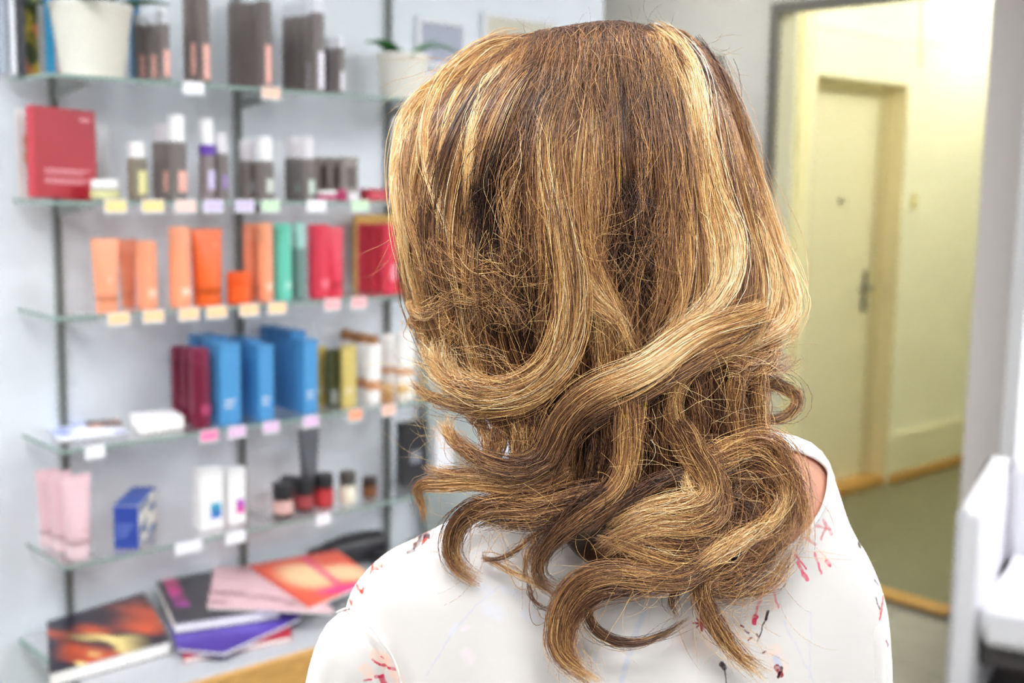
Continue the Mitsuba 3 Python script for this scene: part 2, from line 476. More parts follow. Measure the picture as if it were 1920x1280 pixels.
def bottle(label, grp, x0, x1, ytop, sh, w, col, cap=WHITE, cap_y=None, lab=None, band=None, hgt=None, rough=.4, cat_='bottle', name='shampoo_bottle', cap_r=.86, clear=False):
    t, c, W, H = geom(x0, x1, ytop, sh, w, hgt)
    r = W / 2
    hb = H if cap_y is None else geom(x0, x1, cap_y, sh, w)[3]
    k = thing(name, label, cat_, grp)
    m = frame(c)
    e = min(.004, r * .25)
    if cap_y is None:
        part(k, 'body', put(lathe([(0, 0), (r - e, 0), (r, e), (r, hb - e * 2), (r * .9, hb), (0, hb)], 20), m), mat(col, rough))
    else:
        part(k, 'body', put(lathe([(0, 0), (r - e, 0), (r, e), (r, hb - .006), (r * .93, hb - .001), (r * .7, hb), (0, hb)], 20), m), mat(col, rough))
        cr = r * cap_r
        part(k, 'cap', put(lathe([(0, hb), (cr, hb), (cr, H - e), (cr - e, H), (0, H)], 20), m), mat(cap, .3))
    if lab is not None:
        lc, f0, f1 = lab
        th = np.linspace(-1.9, -.3, 9)
        rr = r * 1.015
        v = np.vstack([np.c_[rr * np.cos(th), rr * np.sin(th), np.full(9, hb * f0)], np.c_[rr * np.cos(th), rr * np.sin(th), np.full(9, hb * f1)]])
        i = np.arange(8)
        part(k, 'label', put(trimesh.Trimesh(v, np.vstack([np.c_[i, i + 1, i + 10], np.c_[i, i + 10, i + 9]]), process=False), m), mat(lc, .5))
    if band is not None:
        bc, f0, f1 = band
        part(k, 'band', put(lathe([(r, hb * f0), (r * 1.02, hb * f0), (r * 1.02, hb * f1), (r, hb * f1)], 20), m), mat(bc, .4))
    return k


def carton(label, grp, x0, x1, ytop, sh, w, col, k=.8, side=None, panel=None, hgt=None, a=0., name='product_box', cat_='box', lines=0, depth=None):
    t, c, W, H = geom(x0, x1, ytop, sh, w, hgt)
    wd = facing(c, W, k)
    dp = wd * k if depth is None else depth
    key = thing(name, label, cat_, grp)
    m = turn(c, a)
    part(key, 'body', put(box(-wd / 2, wd / 2, -dp / 2, dp / 2, 0, H, .0025), m), mat(col, .35), smooth=False)
    part(key, 'lid', put(box(-wd / 2 - .0004, wd / 2 + .0004, -dp / 2 - .0004, dp / 2 + .0004, H - .012, H + .001, .002), m), mat(np.array(col) * .94, .35), smooth=False)
    if panel is not None:
        pc, u0, u1, f0, f1 = panel
        part(key, 'label', put(box(-wd / 2 + wd * u0, -wd / 2 + wd * u1, -dp / 2 - .0008, -dp / 2, H * f0, H * f1), m), mat(pc, .45), smooth=False)
    if side is not None:
        part(key, 'side_panel', put(box(-wd / 2 - .0008, -wd / 2, -dp / 2 + .002, dp / 2 - .002, .003, H - .013), m), mat(side, .4), smooth=False)
    for i in range(lines):
        part(key, 'printed_line', put(box(-wd * .32, wd * (.1 + .2 * ((i * 7) % 3) / 2), -dp / 2 - .0009, -dp / 2, H * (.22 + .07 * i), H * (.24 + .07 * i)), m), mat((236, 226, 226), .5), smooth=False)
    return key


def squeeze(label, grp, x0, x1, ytop, sh, w, col, cap=None, cap_f=.16, foot=.72, a=0., lab=None, name='hair_tube', hgt=None):
    """a tube that stands on its cap: round below, pressed flat at the top"""
    t, c, W, H = geom(x0, x1, ytop, sh, w, hgt)
    key = thing(name, label, 'tube', grp)
    m = turn(c, a)
    r0 = W / 2 * foot
    hc = H * cap_f
    part(key, 'cap', put(lathe([(0, 0), (r0 * .97, 0), (r0, .002), (r0, hc), (0, hc)], 20), m), mat(cap or col, .3))
    secs = []
    for f in np.linspace(0, 1, 9):
        s = f ** 1.3
        secs.append((hc + .001 + (H - hc) * f, r0 * 1.02 + (W / 2 - r0) * s, r0 * 1.0 * (1 - s) + .0016 * s, 2 + 1.5 * s))
    part(key, 'body', put(stack(secs, 24), m), mat(col, .35), smooth=True)
    part(key, 'crimp', put(box(-W / 2, W / 2, -.0019, .0019, H - .010, H + .001), m), mat(np.array(col) * .95, .4), smooth=False)
    if lab:
        lc, u, f, s = lab
        part(key, 'emblem', put(put(lathe([(0, 0), (s, 0), (s, .001), (0, .001)], 12), frame(np.array([W * u, -r0 * (1 - ((f - cap_f) / (1 - cap_f)) ** 1.3) - .003, H * f]), np.array([1, 0, 0]), np.array([0, 0, 1.]))), m), mat(lc, .4), smooth=False)
    return key


def jar(label, grp, x0, x1, ytop, sh, w, col, lid=None, lid_f=.3, lab=None, name='cream_jar', hgt=None, r_lid=1.03):
    t, c, W, H = geom(x0, x1, ytop, sh, w, hgt)
    r = W / 2
    key = thing(name, label, 'jar', grp)
    m = frame(c)
    hb = H * (1 - lid_f)
    part(key, 'body', put(lathe([(0, 0), (r * .9, 0), (r, .003), (r, hb - .003), (r * .85, hb), (0, hb)], 22), m), mat(col, .25))
    part(key, 'lid', put(lathe([(0, hb), (r * r_lid * .96, hb), (r * r_lid * .96, H - .002), (r * r_lid * .9, H), (0, H)], 22), m), mat(lid or col, .35))
    if lab is not None:
        part(key, 'label', put(lathe([(r, hb * .2), (r * 1.015, hb * .2), (r * 1.015, hb * .85), (r, hb * .85)], 22), m), mat(lab, .5))
    return key


def tags(sh, xs, y0, col, what):
    order = ['first', 'second', 'third', 'fourth', 'fifth', 'sixth', 'seventh', 'eighth', 'ninth']
    shelf = ['top', 'second', 'third', 'fourth', 'fifth'][sh]
    for i, (a, b) in enumerate(xs):
        c = col[i]
        t, cc, W, _ = geom(a, b, 0, sh, SW + .004, .02)
        k = thing('price_tag', '%s tag from the left on the %s glass shelf, %s' % (order[i], shelf, what[i]), 'price tag', 'price tags on the %s shelf' % shelf)
        m = frame(S(t, SW + .0045, SH[sh]))
        part(k, 'holder', put(box(-W / 2, W / 2, -.0006, .0012, -.026, .003), m), mat((226, 228, 230), .3), smooth=False)
        part(k, 'card', put(box(-W / 2 + .002, W / 2 - .002, -.0014, -.0007, -.022, .001), m), mat(c, .5), smooth=False)


YEL, LAV, GRN, LPK, WHT, PEACH, LRED, MAG = (240, 216, 150), (208, 196, 232), (196, 228, 192), (240, 206, 196), (240, 240, 246), (244, 206, 160), (240, 176, 180), (236, 130, 176)
tags(0, [(340, 384), (487, 528)], 0, [WHT, (240, 200, 176)], ['white', 'peach'])
tags(1, [(193, 237), (263, 308), (325, 369), (378, 420), (438, 478), (487, 527), (572, 614), (655, 695)], 0, [YEL, YEL, LPK, LAV, LAV, GRN, WHT, GRN], ['yellow', 'yellow', 'pink', 'lavender', 'lavender', 'green', 'white', 'pale green'])
tags(2, [(199, 243), (265, 308), (332, 374), (384, 427), (446, 487), (499, 539), (605, 640), (655, 690)], 0, [PEACH] * 6 + [LRED] * 2, ['peach'] * 6 + ['pale red'] * 2)
tags(3, [(157, 196), (372, 410), (425, 462), (490, 525), (565, 600), (650, 682), (712, 745)], 0, [WHT, MAG, (226, 190, 226), (226, 190, 226), (226, 190, 226), (244, 160, 120), (244, 190, 170)], ['white', 'magenta', 'pale purple', 'pale purple', 'pale purple', 'orange', 'pale orange'])
tags(4, [(325, 380), (420, 462), (590, 622)], 0, [WHT] * 3, ['white'] * 3)

# ---- top shelf
g = 'tall grey bottles on the top shelf'
LP = (240, 180, 168)
tb_ = [('narrow grey binder at the left end of the top shelf', -1, 11, (150, 158, 170)), ('white binder second from the left end of the top shelf', 15, 27, (222, 224, 232)), ('black binder third from the left end of the top shelf', 30, 44, (52, 52, 58))]
for lb, a, b, c in tb_:
    carton(lb, 'binders on the top shelf', a, b, None, 0, .1, c, k=.1, hgt=.30, name='binder', cat_='binder', depth=.03)


def standing_book(label, x0, x1, sh, w, hgt, col, cover, a=0., name='book', thick=.014, spine=None):
    t, c, W, H = geom(x0, x1, 0, sh, w, hgt)
    k = thing(name, label, 'book', 'books on the top shelf')
    m = turn(c, a)
    wd = W
    part(k, 'pages', put(box(-wd / 2 + .002, wd / 2 - .002, -thick / 2 + .002, thick / 2 - .002, .002, H - .002), m), mat((236, 232, 224), .7), smooth=False)
    part(k, 'cover', put(cat(box(-wd / 2, wd / 2, -thick / 2, -thick / 2 + .0018, 0, H), box(-wd / 2, wd / 2, thick / 2 - .0018, thick / 2, 0, H), box(-wd / 2, -wd / 2 + .0018, -thick / 2, thick / 2, 0, H)), m), cover, smooth=False)
    if spine is not None:
        part(k, 'spine', put(box(-wd / 2 - .0006, -wd / 2 + .016, -thick / 2 - .0008, thick / 2 + .0006, 0, H), m), mat(spine, .4), smooth=False)
    return k


pmat('cover_garden', lambda p, n, uv: mix(mix(lin((70, 80, 44)), lin((206, 184, 60)), smoothstep(.45, .6, fbm(p.x * 22, p.y * 22, p.z * 22))), lin((214, 130, 90)), smoothstep(.6, .7, fbm(p.x * 30 + 5, p.y * 30, p.z * 24))), .4)
standing_book('garden picture book with yellow and green cover, left of the white pot', 32, 70, 0, .05, .30, (0, 0, 0), 'cover_garden')
standing_book('thin bright blue book beside the white pot, on its left', 88, 100, 0, .115, .30, (0, 0, 0), mat((28, 134, 178), .4))
standing_book('pale pink and white leaflet behind the white pot', 106, 150, 0, .045, .27, (0, 0, 0), pmat('cover_pink', lambda p, n, uv: mix(lin((230, 220, 224)), lin((214, 130, 110)), smoothstep(.5, .62, fbm(p.x * 25, p.y * 25, p.z * 25))), .4))
standing_book('narrow blue book standing just right of the white woven pot', 246, 262, 0, .09, .22, (0, 0, 0), mat((86, 150, 196), .4))


# woven white pot and its plant
def pot(label, x0, x1, ytop, w, foot, weave=True):
    t, c, W, H = geom(x0, x1, ytop, 0, w)
    R = W / 2
    k = thing('plant_pot', label, 'plant pot')
    prof = [(0, 0), (R * foot, 0), (R * foot * 1.02, .004)]
    nb = 13 if weave else 3
    for i in range(nb * 4 + 1):
        f = i / (nb * 4)
        prof.append((R * (foot + (1 - foot) * f) * (1 + (.022 * math.sin(f * nb * 2 * math.pi) if weave else 0)), .005 + (H - .012) * f))
    prof += [(R * 1.02, H - .006), (R * 1.0, H), (R * .93, H), (R * .9, H - .02), (0, H - .03)]
    part(k, 'body', put(lathe(prof, 48), frame(c)), mat((220, 217, 206), .6))
    part(k, 'rim', put(trimesh.creation.torus(R * 1.0, .004, 40, 10), frame(c + Z * H)), mat((240, 238, 232), .5))
    part(k, 'soil', put(lathe([(0, H - .022), (R * .88, H - .024), (R * .88, H - .03)], 24), frame(c)), mat((60, 46, 34), .9))
    return k, c, R, H


def leaf(L, Wd, droop, rise=.55, n=12):
    """a leathery leaf along +x, thick and folded, drooping"""
    s = np.linspace(0, 1, n)
    wid = Wd * np.sin(np.pi * np.clip(s, .02, 1) ** .8) ** .8 * .5 + .002
    x = L * s
    z = L * (rise * s - droop * s ** 2)
    rows = []
    for i in range(n):
        q = np.linspace(-1, 1, 7)
        top = np.c_[np.full(7, x[i]), q * wid[i], z[i] + .25 * abs(q) * wid[i] + .0012]
        bot = np.c_[np.full(7, x[i]), q[::-1] * wid[i], z[i] + .25 * abs(q[::-1]) * wid[i] - .0012]
        rows.append(np.vstack([top, bot]))
    return loft(rows)


LEAF = mat((44, 112, 44), .35, .5)
LEAFD = mat((36, 80, 44), .4, .5)
pk, pc, pr, ph = pot('large white woven plant pot among the books on the top shelf', 99, 246, 12, .155, .76)
for i in range(9):
    a = i * 2.4
    lf_ = put(leaf(.10 + .03 * (i % 3), .045, .25 + .1 * (i % 2)), trimesh.transformations.rotation_matrix(a, [0, 0, 1]))
    part(pk, 'leaf', put(lf_, frame(pc + Z * (ph - .024))), LEAFD, smooth=60)
pk, pc, pr, ph = pot('white plant pot with broad orchid leaves at the right end of the top shelf', 706, 802, 104, .13, .78, False)
for a, L, dr_, wd in [(3.9, .115, .62, .06), (.55, .10, .35, .034), (.3, .16, .85, .03), (2.2, .09, .5, .05), (5.2, .07, .8, .05), (3.2, .08, .3, .04)]:
    lf_ = put(leaf(L, wd, dr_, 1.0), trimesh.transformations.rotation_matrix(a - .75, [0, 0, 1]))
    part(pk, 'leaf', put(lf_, frame(pc + Z * (ph - .022))), LEAF, smooth=60)

bottle('small grey bottle with clear cap, first right of the white woven pot', g, 252, 272, 28, 0, .10, GREY, (216, 218, 224), 48, (LP, .1, .5))
bottle('small grey bottle with clear cap, second right of the white woven pot', g, 272, 293, 25, 0, .14, GREY, (216, 218, 224), 48, (LP, .1, .5))
bottle('small grey bottle with pink label, third right of the woven pot', g, 294, 318, 15, 0, .185, GREY, (222, 224, 230), 45, (LP, .1, .55))
bottle('very tall grey bottle behind another in the pair right of the woven pot', g, 345, 369, -40, 0, .15, (104, 92, 90), None, None, (LP, .1, .4))
bottle('very tall grey bottle with pink label in front of its twin', g, 367, 393, -40, 0, .195, (104, 92, 90), None, None, (LP, .05, .38))
for i, w in enumerate((.035, .07, .105, .14)):
    bottle('tall grey can, %s from the left of the five on the top shelf' % ['first', 'second', 'third', 'fourth'][i], g, 429 + 14.5 * i, 452 + 14.5 * i, 6, 0, w, (100, 90, 88), None, None, (LP, .05, .38) if i == 0 else None)
bottle('tall grey hairspray can with pink label at the front of the five', g, 482, 509, 2, 0, .19, (100, 90, 88), None, None, (LP, .06, .5))
for i, w in enumerate((.04, .085, .13)):
    bottle('grey bottle with clear cap, %s of the row left of the white plant pot' % ['back one', 'second', 'third'][i], g, 530 + 17 * i, 553 + 17 * i, 8 - 3 * i, 0, w, GREY, (206, 208, 216), 34 - 2 * i, ((214, 208, 222), .05, .4) if i == 2 else None)
bottle('grey bottle with white label, front one of the row left of the white plant pot', g, 580, 608, -5, 0, .19, GREY, (222, 222, 232), 25, ((232, 228, 240), .05, .52))
bottle('short grey bottle, back one of two beside the white plant pot', g, 608, 629, 72, 0, .12, (96, 88, 90), (206, 206, 212), 92)
bottle('short grey bottle, front one of two beside the white plant pot', g, 626, 646, 68, 0, .18, GREY, (222, 222, 230), 90, ((228, 224, 232), .1, .5))

# ---- second shelf
t, c, W, H = geom(62, 185, 205, 1, .15)
rk = thing('red_book', 'red hardback book standing at the left end of the second glass shelf', 'book')
m = turn(c, -.12) @ trimesh.transformations.rotation_matrix(-.09, [1, 0, 0]) @ trimesh.transformations.rotation_matrix(.05, [0, 1, 0])
m[:3, 3] += Z * .004
W *= 1.04
part(rk, 'pages', put(box(-W / 2 + .003, W / 2 - .003, .002, .02, .003, H - .003), m), mat((238, 234, 230), .7), smooth=False)
part(rk, 'cover', put(cat(box(-W / 2, W / 2, 0, .002, 0, H, .0008), box(-W / 2, W / 2, .020, .022, 0, H, .0008)), m), mat((160, 26, 42), .4), smooth=False)
part(rk, 'spine', put(box(-W / 2 - .001, -W / 2 + .004, -.0008, .0222, 0, H, .0008), m), mat((186, 44, 60), .4), smooth=False)
for i, f in enumerate((.30, .265, .19, .16)):
    part(rk, 'printed_line', put(box(-W * .33, W * (.38 - .1 * (i % 2)), -.0006, 0, H * f, H * (f + .02)), m), mat((214, 140, 148), .5), smooth=False)
part(rk, 'emblem', put(box(W * .25, W * .4, -.0006, 0, H * .87, H * .91), m), mat((214, 140, 148), .5), smooth=False)
t, c, W, H = geom(38, 72, 205, 1, .07)
lk = thing('leaflet', 'standing white leaflet with a portrait picture behind the red book', 'leaflet')
m = turn(c, -.2)
pmat('portrait', lambda p, n, uv: mix(lin((236, 234, 232)), lin((206, 160, 132)), smoothstep(.48, .56, fbm(p.x * 18, p.y * 18, p.z * 16))), .4)
part(lk, 'sheet', put(box(-W * .7, W * .7, -.001, .001, 0, H, .0004), m), mat((238, 236, 236), .5), smooth=False)
part(lk, 'picture', put(box(-W * .3, W * .66, -.0018, -.0011, H * .32, H * .72), m), 'portrait', smooth=False)
t, c, W, H = geom(186, 206, 232, 1, .06)
lk = thing('leaflet', 'pale grey card standing just right of the red book', 'leaflet')
part(lk, 'sheet', put(box(-W * .8, W * .6, -.001, .001, 0, H, .0004), turn(c, -.2)), mat((206, 210, 212), .4), smooth=False)
part(lk, 'fold', put(box(-W * .8, W * .6, .004, .006, 0, H * .96, .0004), turn(c, -.2)), mat((220, 222, 224), .4), smooth=False)
jar('low grey jar with white lid in front of the red book', None, 170, 222, 336, 1, .195, (150, 146, 136), (238, 238, 240), .42, (206, 204, 150))
g = 'grey bottles with white caps on the second shelf'
GL = (222, 218, 224)
bottle('small grey bottle with yellow-green label and white cap', g, 240, 275, 266, 1, .17, (122, 114, 100), WHITE, 296, ((220, 214, 150), .15, .7))
bottle('wide grey bottle with clear cap, left one of the pair with pink labels', g, 287, 322, 232, 1, .13, GREY, GL, 266, (LP, .15, .5))
bottle('wide grey bottle with white cap and pink label, right one of the pair', g, 315, 350, 215, 1, .19, GREY, WHITE, 266, (LP, .15, .5))
bottle('grey bottle with purple band and white cap', g, 374, 403, 222, 1, .18, (130, 118, 120), WHITE, 272, ((206, 196, 230), .2, .55), ((96, 56, 160), .82, 1.0))
bottle('grey bottle with clear cap right of the purple banded bottle', g, 402, 428, 250, 1, .18, GREY, GL, 288, ((150, 126, 176), .25, .55))
bottle('grey bottle with clear cap, left one of two by the middle rail', g, 447, 480, 262, 1, .14, GREY, GL, 302, ((150, 148, 150), .2, .5))
bottle('grey bottle with white cap, right one of two by the middle rail', g, 480, 513, 256, 1, .19, GREY, WHITE, 302, ((206, 212, 204), .2, .55))
bottle('grey bottle with clear cap, back one left of the grey tins', g, 534, 566, 256, 1, .13, (104, 98, 98), GL, 296, ((120, 140, 130), .2, .4))
bottle('grey bottle with clear cap and pale green label, front one left of the grey tins', g, 562, 590, 256, 1, .19, GREY, GL, 298, ((196, 214, 200), .15, .5))
for i, (a, b, w) in enumerate([(588, 624, .10), (612, 648, .14), (636, 672, .18)]):
    carton('grey box with dark printed panel, %s of the three low grey boxes' % ['left', 'middle', 'right'][i], 'low grey boxes on the second shelf', a, b, 296, 1, w, (146, 136, 130), k=.5, panel=((92, 84, 80), .15, .85, .3, .8))
jar('white jar with magenta label in front of the grey boxes', None, 592, 632, 357, 1, .20, (236, 232, 236), (240, 240, 240), .3, (176, 40, 100))
jar('small magenta pot in front of the grey boxes', None, 630, 648, 355, 1, .195, (176, 36, 96), None, .3)
jar('small white pot between the magenta pot and the red box', None, 650, 672, 361, 1, .205, (236, 236, 240), None, .3)
carton('low dark red box at the right end of the second shelf', None, 674, 728, 355, 1, .17, (170, 32, 52), k=.6, panel=((206, 90, 104), .2, .8, .35, .65))

# ---- third shelf
g = 'salmon and orange hair tubes on the third shelf'
squeeze('salmon tube with a wide crimped top, leftmost on the third shelf', g, 172, 226, 448, 2, .19, SALM, lab=((250, 214, 190), .0, .45, .004))
squeeze('salmon tube half hidden behind the leftmost pair', g, 222, 258, 449, 2, .11, (226, 136, 104))
bottle('salmon bottle right of the leftmost tube on the third shelf', g, 257, 294, 452, 2, .185, SALM, lab=((250, 200, 172), .18, .3))
bottle('tall salmon bottle left of the deep orange tube', g, 318, 357, 425, 2, .185, (246, 160, 120), lab=((252, 206, 180), .2, .32), cap_y=462, cap=(246, 166, 128), cap_r=1.0)
squeeze('deep orange tube with a wide crimped top', g, 357, 419, 430, 2, .175, ORNG, lab=((246, 150, 110), .2, .80, .006), foot=.82)
jar('small bright orange jar in front of the steel rail', g, 425, 470, 510, 2, .185, (234, 96, 34), (228, 90, 30), .35)
bottle('salmon bottle left of another, behind the orange jar', g, 456, 484, 419, 2, .14, (232, 140, 106), cap_y=452, cap=(236, 148, 116), cap_r=1.0)
bottle('salmon bottle left of the teal bottle', g, 483, 511, 418, 2, .185, (246, 158, 118), cap_y=452, cap=(246, 164, 124), cap_r=1.0, lab=((252, 206, 180), .2, .3))
bottle('teal bottle in the middle of the third shelf', None, 514, 547, 419, 2, .185, TEAL, cap_y=452, cap=(104, 200, 178), cap_r=1.0, lab=((160, 222, 206), .2, .32))
bottle('grey-green spray bottle with pale teal cap beside the teal bottle', None, 547, 574, 416, 2, .17, (110, 140, 134), cap=(168, 216, 208), cap_y=464, cap_r=.8)
g = 'red bottles and tubes on the third shelf'
bottle('red bottle left of the red tube', g, 578, 618, 421, 2, .18, RED, lab=((234, 110, 126), .18, .34), cap_y=452, cap=(216, 60, 82), cap_r=1.0)
squeeze('red tube with crimped top right of a red bottle', g, 607, 646, 426, 2, .185, RED, lab=((236, 120, 136), .15, .6, .005), foot=.8)
gk = thing('gold_frame', 'gold coloured display frame behind the red bottles at the right', 'display frame')
t, c, W, H = geom(668, 752, 403, 2, .035)
pmat('gold_card', lambda p, n, uv: mix(lin((206, 160, 60)), lin((226, 186, 96)), fbm(p.x * 40, p.y * 40, p.z * 40)), .4)
part(gk, 'frame', put(cat(box(-W * .66, W * .66, -.006, .006, H - .022, H, .002), box(-W * .66, -W * .6, -.006, .006, 0, H - .0225, .002), box(W * .6, W * .66, -.006, .006, 0, H - .0225, .002)), frame(c)), 'gold_card', smooth=False)
part(gk, 'back', put(box(-W * .599, W * .599, .0, .003, 0, H - .023), frame(c)), mat((188, 60, 60), .5), smooth=False)
bottle('red bottle at the left in front of the gold frame', g, 672, 699, 419, 2, .10, (206, 44, 66))
bottle('red bottle in the middle in front of the gold frame', g, 692, 716, 420, 2, .14, (196, 40, 60))
bottle('red bottle with pale label in front of the gold frame', g, 713, 744, 420, 2, .185, RED, lab=((236, 150, 164), .2, .42))
jar('small red jar at the right end of the third shelf', g, 738, 770, 502, 2, .19, (206, 44, 62), None, .3)

# ---- fourth shelf
for i, (a, b, yt, w) in enumerate([(322, 348, 648, .06), (340, 368, 650, .115), (356, 394, 652, .185)]):
    bottle('maroon bottle, %s of the three at the left of the blue boxes' % ['back one', 'middle one', 'front one'][i], 'maroon bottles on the fourth shelf', a, b, yt, 3, w, MAROON, cap_y=yt + 26, cap=(120, 30, 62), cap_r=.97, lab=((170, 60, 100), .2, .36), rough=.25)
nth = ['front', 'second', 'third', 'fourth']
for gi, (a, b, yt, nb, nm) in enumerate([(401, 447, 642, 3, 'left'), (474, 508, 646, 3, 'middle'), (558, 590, 636, 4, 'right')]):
    t, c, W, H = geom(a, b, yt, 3, .19)
    for j in range(nb):
        w = .19 - .052 * j
        p_ = proj(S(t, w, SH[3] + .05))[0]
        carton('blue product box, %s in the %s column of blue boxes' % (nth[j], nm), 'blue product boxes on the fourth shelf', p_ - (b - a) / 2, p_ + (b - a) / 2, None, 3, w, BLUE if j == 0 else (58, 128, 186), k=.45, hgt=H * (1 + .04 * (j > 0) + (.05 if gi == 2 and j else 0)), lines=2 if j == 0 else 0, depth=.046)
carton('gold product box, left one beside the dark olive box', None, 590, 612, 650, 3, .13, (186, 168, 92), k=.4, lines=2)
carton('dark olive product box between two gold boxes', None, 610, 640, 655, 3, .16, OLIVE, k=.4, panel=((150, 156, 150), .2, .8, .06, .3))
carton('gold product box right of the dark olive box', None, 637, 669, 648, 3, .185, (204, 184, 104), k=.4, lines=2)
g = 'white bottles with brown caps on the fourth shelf'
for i, (a, b, y0, cy, w) in enumerate([(634, 662, 617, 636, .03), (652, 680, 622, 640, .08), (666, 694, 624, 642, .125), (684, 714, 628, 644, .185)]):
    bottle('white bottle with brown cap, %s of the row beyond the gold boxes' % ['back one', 'second from the back', 'third from the back', 'front one'][i], g, a, b, y0, 3, w, (242, 240, 238), (150, 104, 62), cy, None, ((196, 140, 100), .24, .4), cap_r=.7)
for i, (a, b, y0, w) in enumerate([(712, 740, 626, .10), (740, 776, 622, .175)]):
    bottle('large white bottle with copper band, %s of two ending the fourth shelf' % ['left', 'right'][i], g, a, b, y0, 3, w, (244, 243, 240), (244, 243, 240), y0 + 14, None, ((206, 156, 118), .42, .53), cap_r=.9)
jar('small copper coloured pot in front of the large white bottles', None, 712, 738, 720, 3, .20, (176, 130, 84), (190, 150, 100), .4)
jar('small white pot with gold lid in front of the large white bottles', None, 742, 768, 722, 3, .205, (232, 226, 214), (206, 170, 110), .4)


def flat(name, label, cat_, corners, h, thick, cover, group=None, pages=True, lab=None, tilt=0.):
    """a flat book or magazine on a shelf: its corners (t, w) on the shelf, thick, lying at height h"""
    key = thing(name, label, cat_, group)
    c = np.array(corners, float)
    P = np.array([S(a, b, 0) for a, b in c])
    ctr = P.mean(0)

    def prism(k, z0, z1):
        q = ctr + (P - ctr) * k
        v = np.vstack([q + Z * z0, q + Z * z1])
        v[:, 2] += (np.vstack([P, P]) - ctr) @ N * tilt
        return trimesh.convex.convex_hull(v)
    if pages:
        part(key, 'pages', prism(.985, h + .002, h + thick - .002), mat((240, 238, 234), .7), smooth=False)
        part(key, 'back_cover', prism(1., h, h + .0018), mat((60, 60, 66), .5) if lab is None else mat(lab, .5), smooth=False)
        part(key, 'cover', prism(1., h + thick - .0018, h + thick), cover, smooth=False)
    else:
        part(key, 'sheets', prism(.99, h, h + thick - .0008), mat((240, 238, 236), .6), smooth=False)
        part(key, 'cover', prism(1., h + thick - .0007, h + thick), cover, smooth=False)
    return key, prism


def on_shelf(px, py, h):
    """shelf coordinates (t, w) of the point seen at a pixel on a level plane"""
    d = ray(px, py)
    p = E0 + d * (h / d[2])
    return np.array([(p - O) @ D, (p - O) @ N])


h4 = SH[3]
pmat('leaf_blue', lambda p, n, uv: mix(lin((226, 230, 240)), lin((150, 160, 206)), smoothstep(.45, .62, fbm(p.x * 14, p.y * 14))), .4)
pmat('leaf_dark', lambda p, n, uv: mix(lin((70, 56, 60)), lin((196, 150, 130)), smoothstep(.45, .6, fbm(p.x * 30, p.y * 30))), .4)
flat('leaflet', 'pale blue leaflet lying at the left end of the fourth shelf', 'leaflet', [on_shelf(84, 800, h4), on_shelf(190, 792, h4), on_shelf(250, 812, h4), on_shelf(110, 828, h4)], h4 + .0005, .003, 'leaf_blue', pages=False)
flat('leaflet', 'leaflet with a dark portrait lying on the pale blue leaflet', 'leaflet', [on_shelf(160, 795, h4), on_shelf(222, 790, h4), on_shelf(232, 803, h4), on_shelf(165, 808, h4)], h4 + .0036, .003, 'leaf_dark', pages=False)
wk, _ = flat('white_carton', 'flat white carton lying left of the maroon bottles', 'box', [on_shelf(243, 800, h4), on_shelf(326, 790, h4), on_shelf(346, 805, h4), on_shelf(262, 818, h4)], h4 + .0005, .03, mat((240, 240, 242), .5))

# ---- fifth shelf
for i, (a, b, yt, w) in enumerate([(70, 112, 880, .06), (92, 138, 884, .115), (117, 173, 890, .18)]):
    squeeze('pale pink tube, %s of the three at the left end of the fifth shelf' % ['back one', 'middle one', 'front one'][i], 'pale pink tubes on the fifth shelf', a, b, yt, 4, w, PINK, cap=(232, 204, 210), foot=.76, lab=((200, 170, 150), .1, .35, .003) if i == 2 else None)
# long blue carton seen end on
t, c, W, H = geom(212, 312, 925, 4, .13)
bk_ = thing('blue_carton', 'long blue and white carton lying with its blue end to the front', 'box')
p0, p1, p2 = [on_shelf(*q, SH[4]) for q in ((214, 1030), (262, 1030), (312, 990))]
e = p1 - p0; f_ = p2 - p1
Lx, Ly = np.linalg.norm(e), np.linalg.norm(f_)
ex = (D * e[0] + N * e[1]) / Lx
ey = D * f_[0] + N * f_[1]; ey = ey - ex * (ey @ ex); ey /= np.linalg.norm(ey)
m = frame(S(*p0, SH[4]) + Z * .0005, ex, ey)
Hb = .098
part(bk_, 'body', put(box(0, Lx, 0, Ly, 0, Hb, .0015), m), mat((206, 206, 200), .4), smooth=False)
part(bk_, 'end_panel', put(box(.001, Lx - .001, -.0008, 0, .001, Hb - .001), m), mat((44, 70, 160), .35), smooth=False)
part(bk_, 'top_panel', put(box(.001, Lx - .001, .001, Ly - .001, Hb, Hb + .0008), m), mat((40, 72, 150), .35), smooth=False)
pmat('carton_print', lambda p, n, uv: mix(lin((208, 206, 196)), lin((60, 90, 130)), smoothstep(.50, .56, fbm(p.x * 24, p.y * 24, p.z * 40))), .4)
part(bk_, 'side_panel', put(box(Lx, Lx + .0008, .003, Ly - .003, .003, Hb - .003), m), 'carton_print', smooth=False)
for i in range(4):
    part(bk_, 'printed_line', put(box(.008, Lx * (.5 + .1 * i), -.0014, -.0008, Hb * (.28 + .09 * i), Hb * (.31 + .09 * i)), m), mat((120, 140, 206), .5), smooth=False)
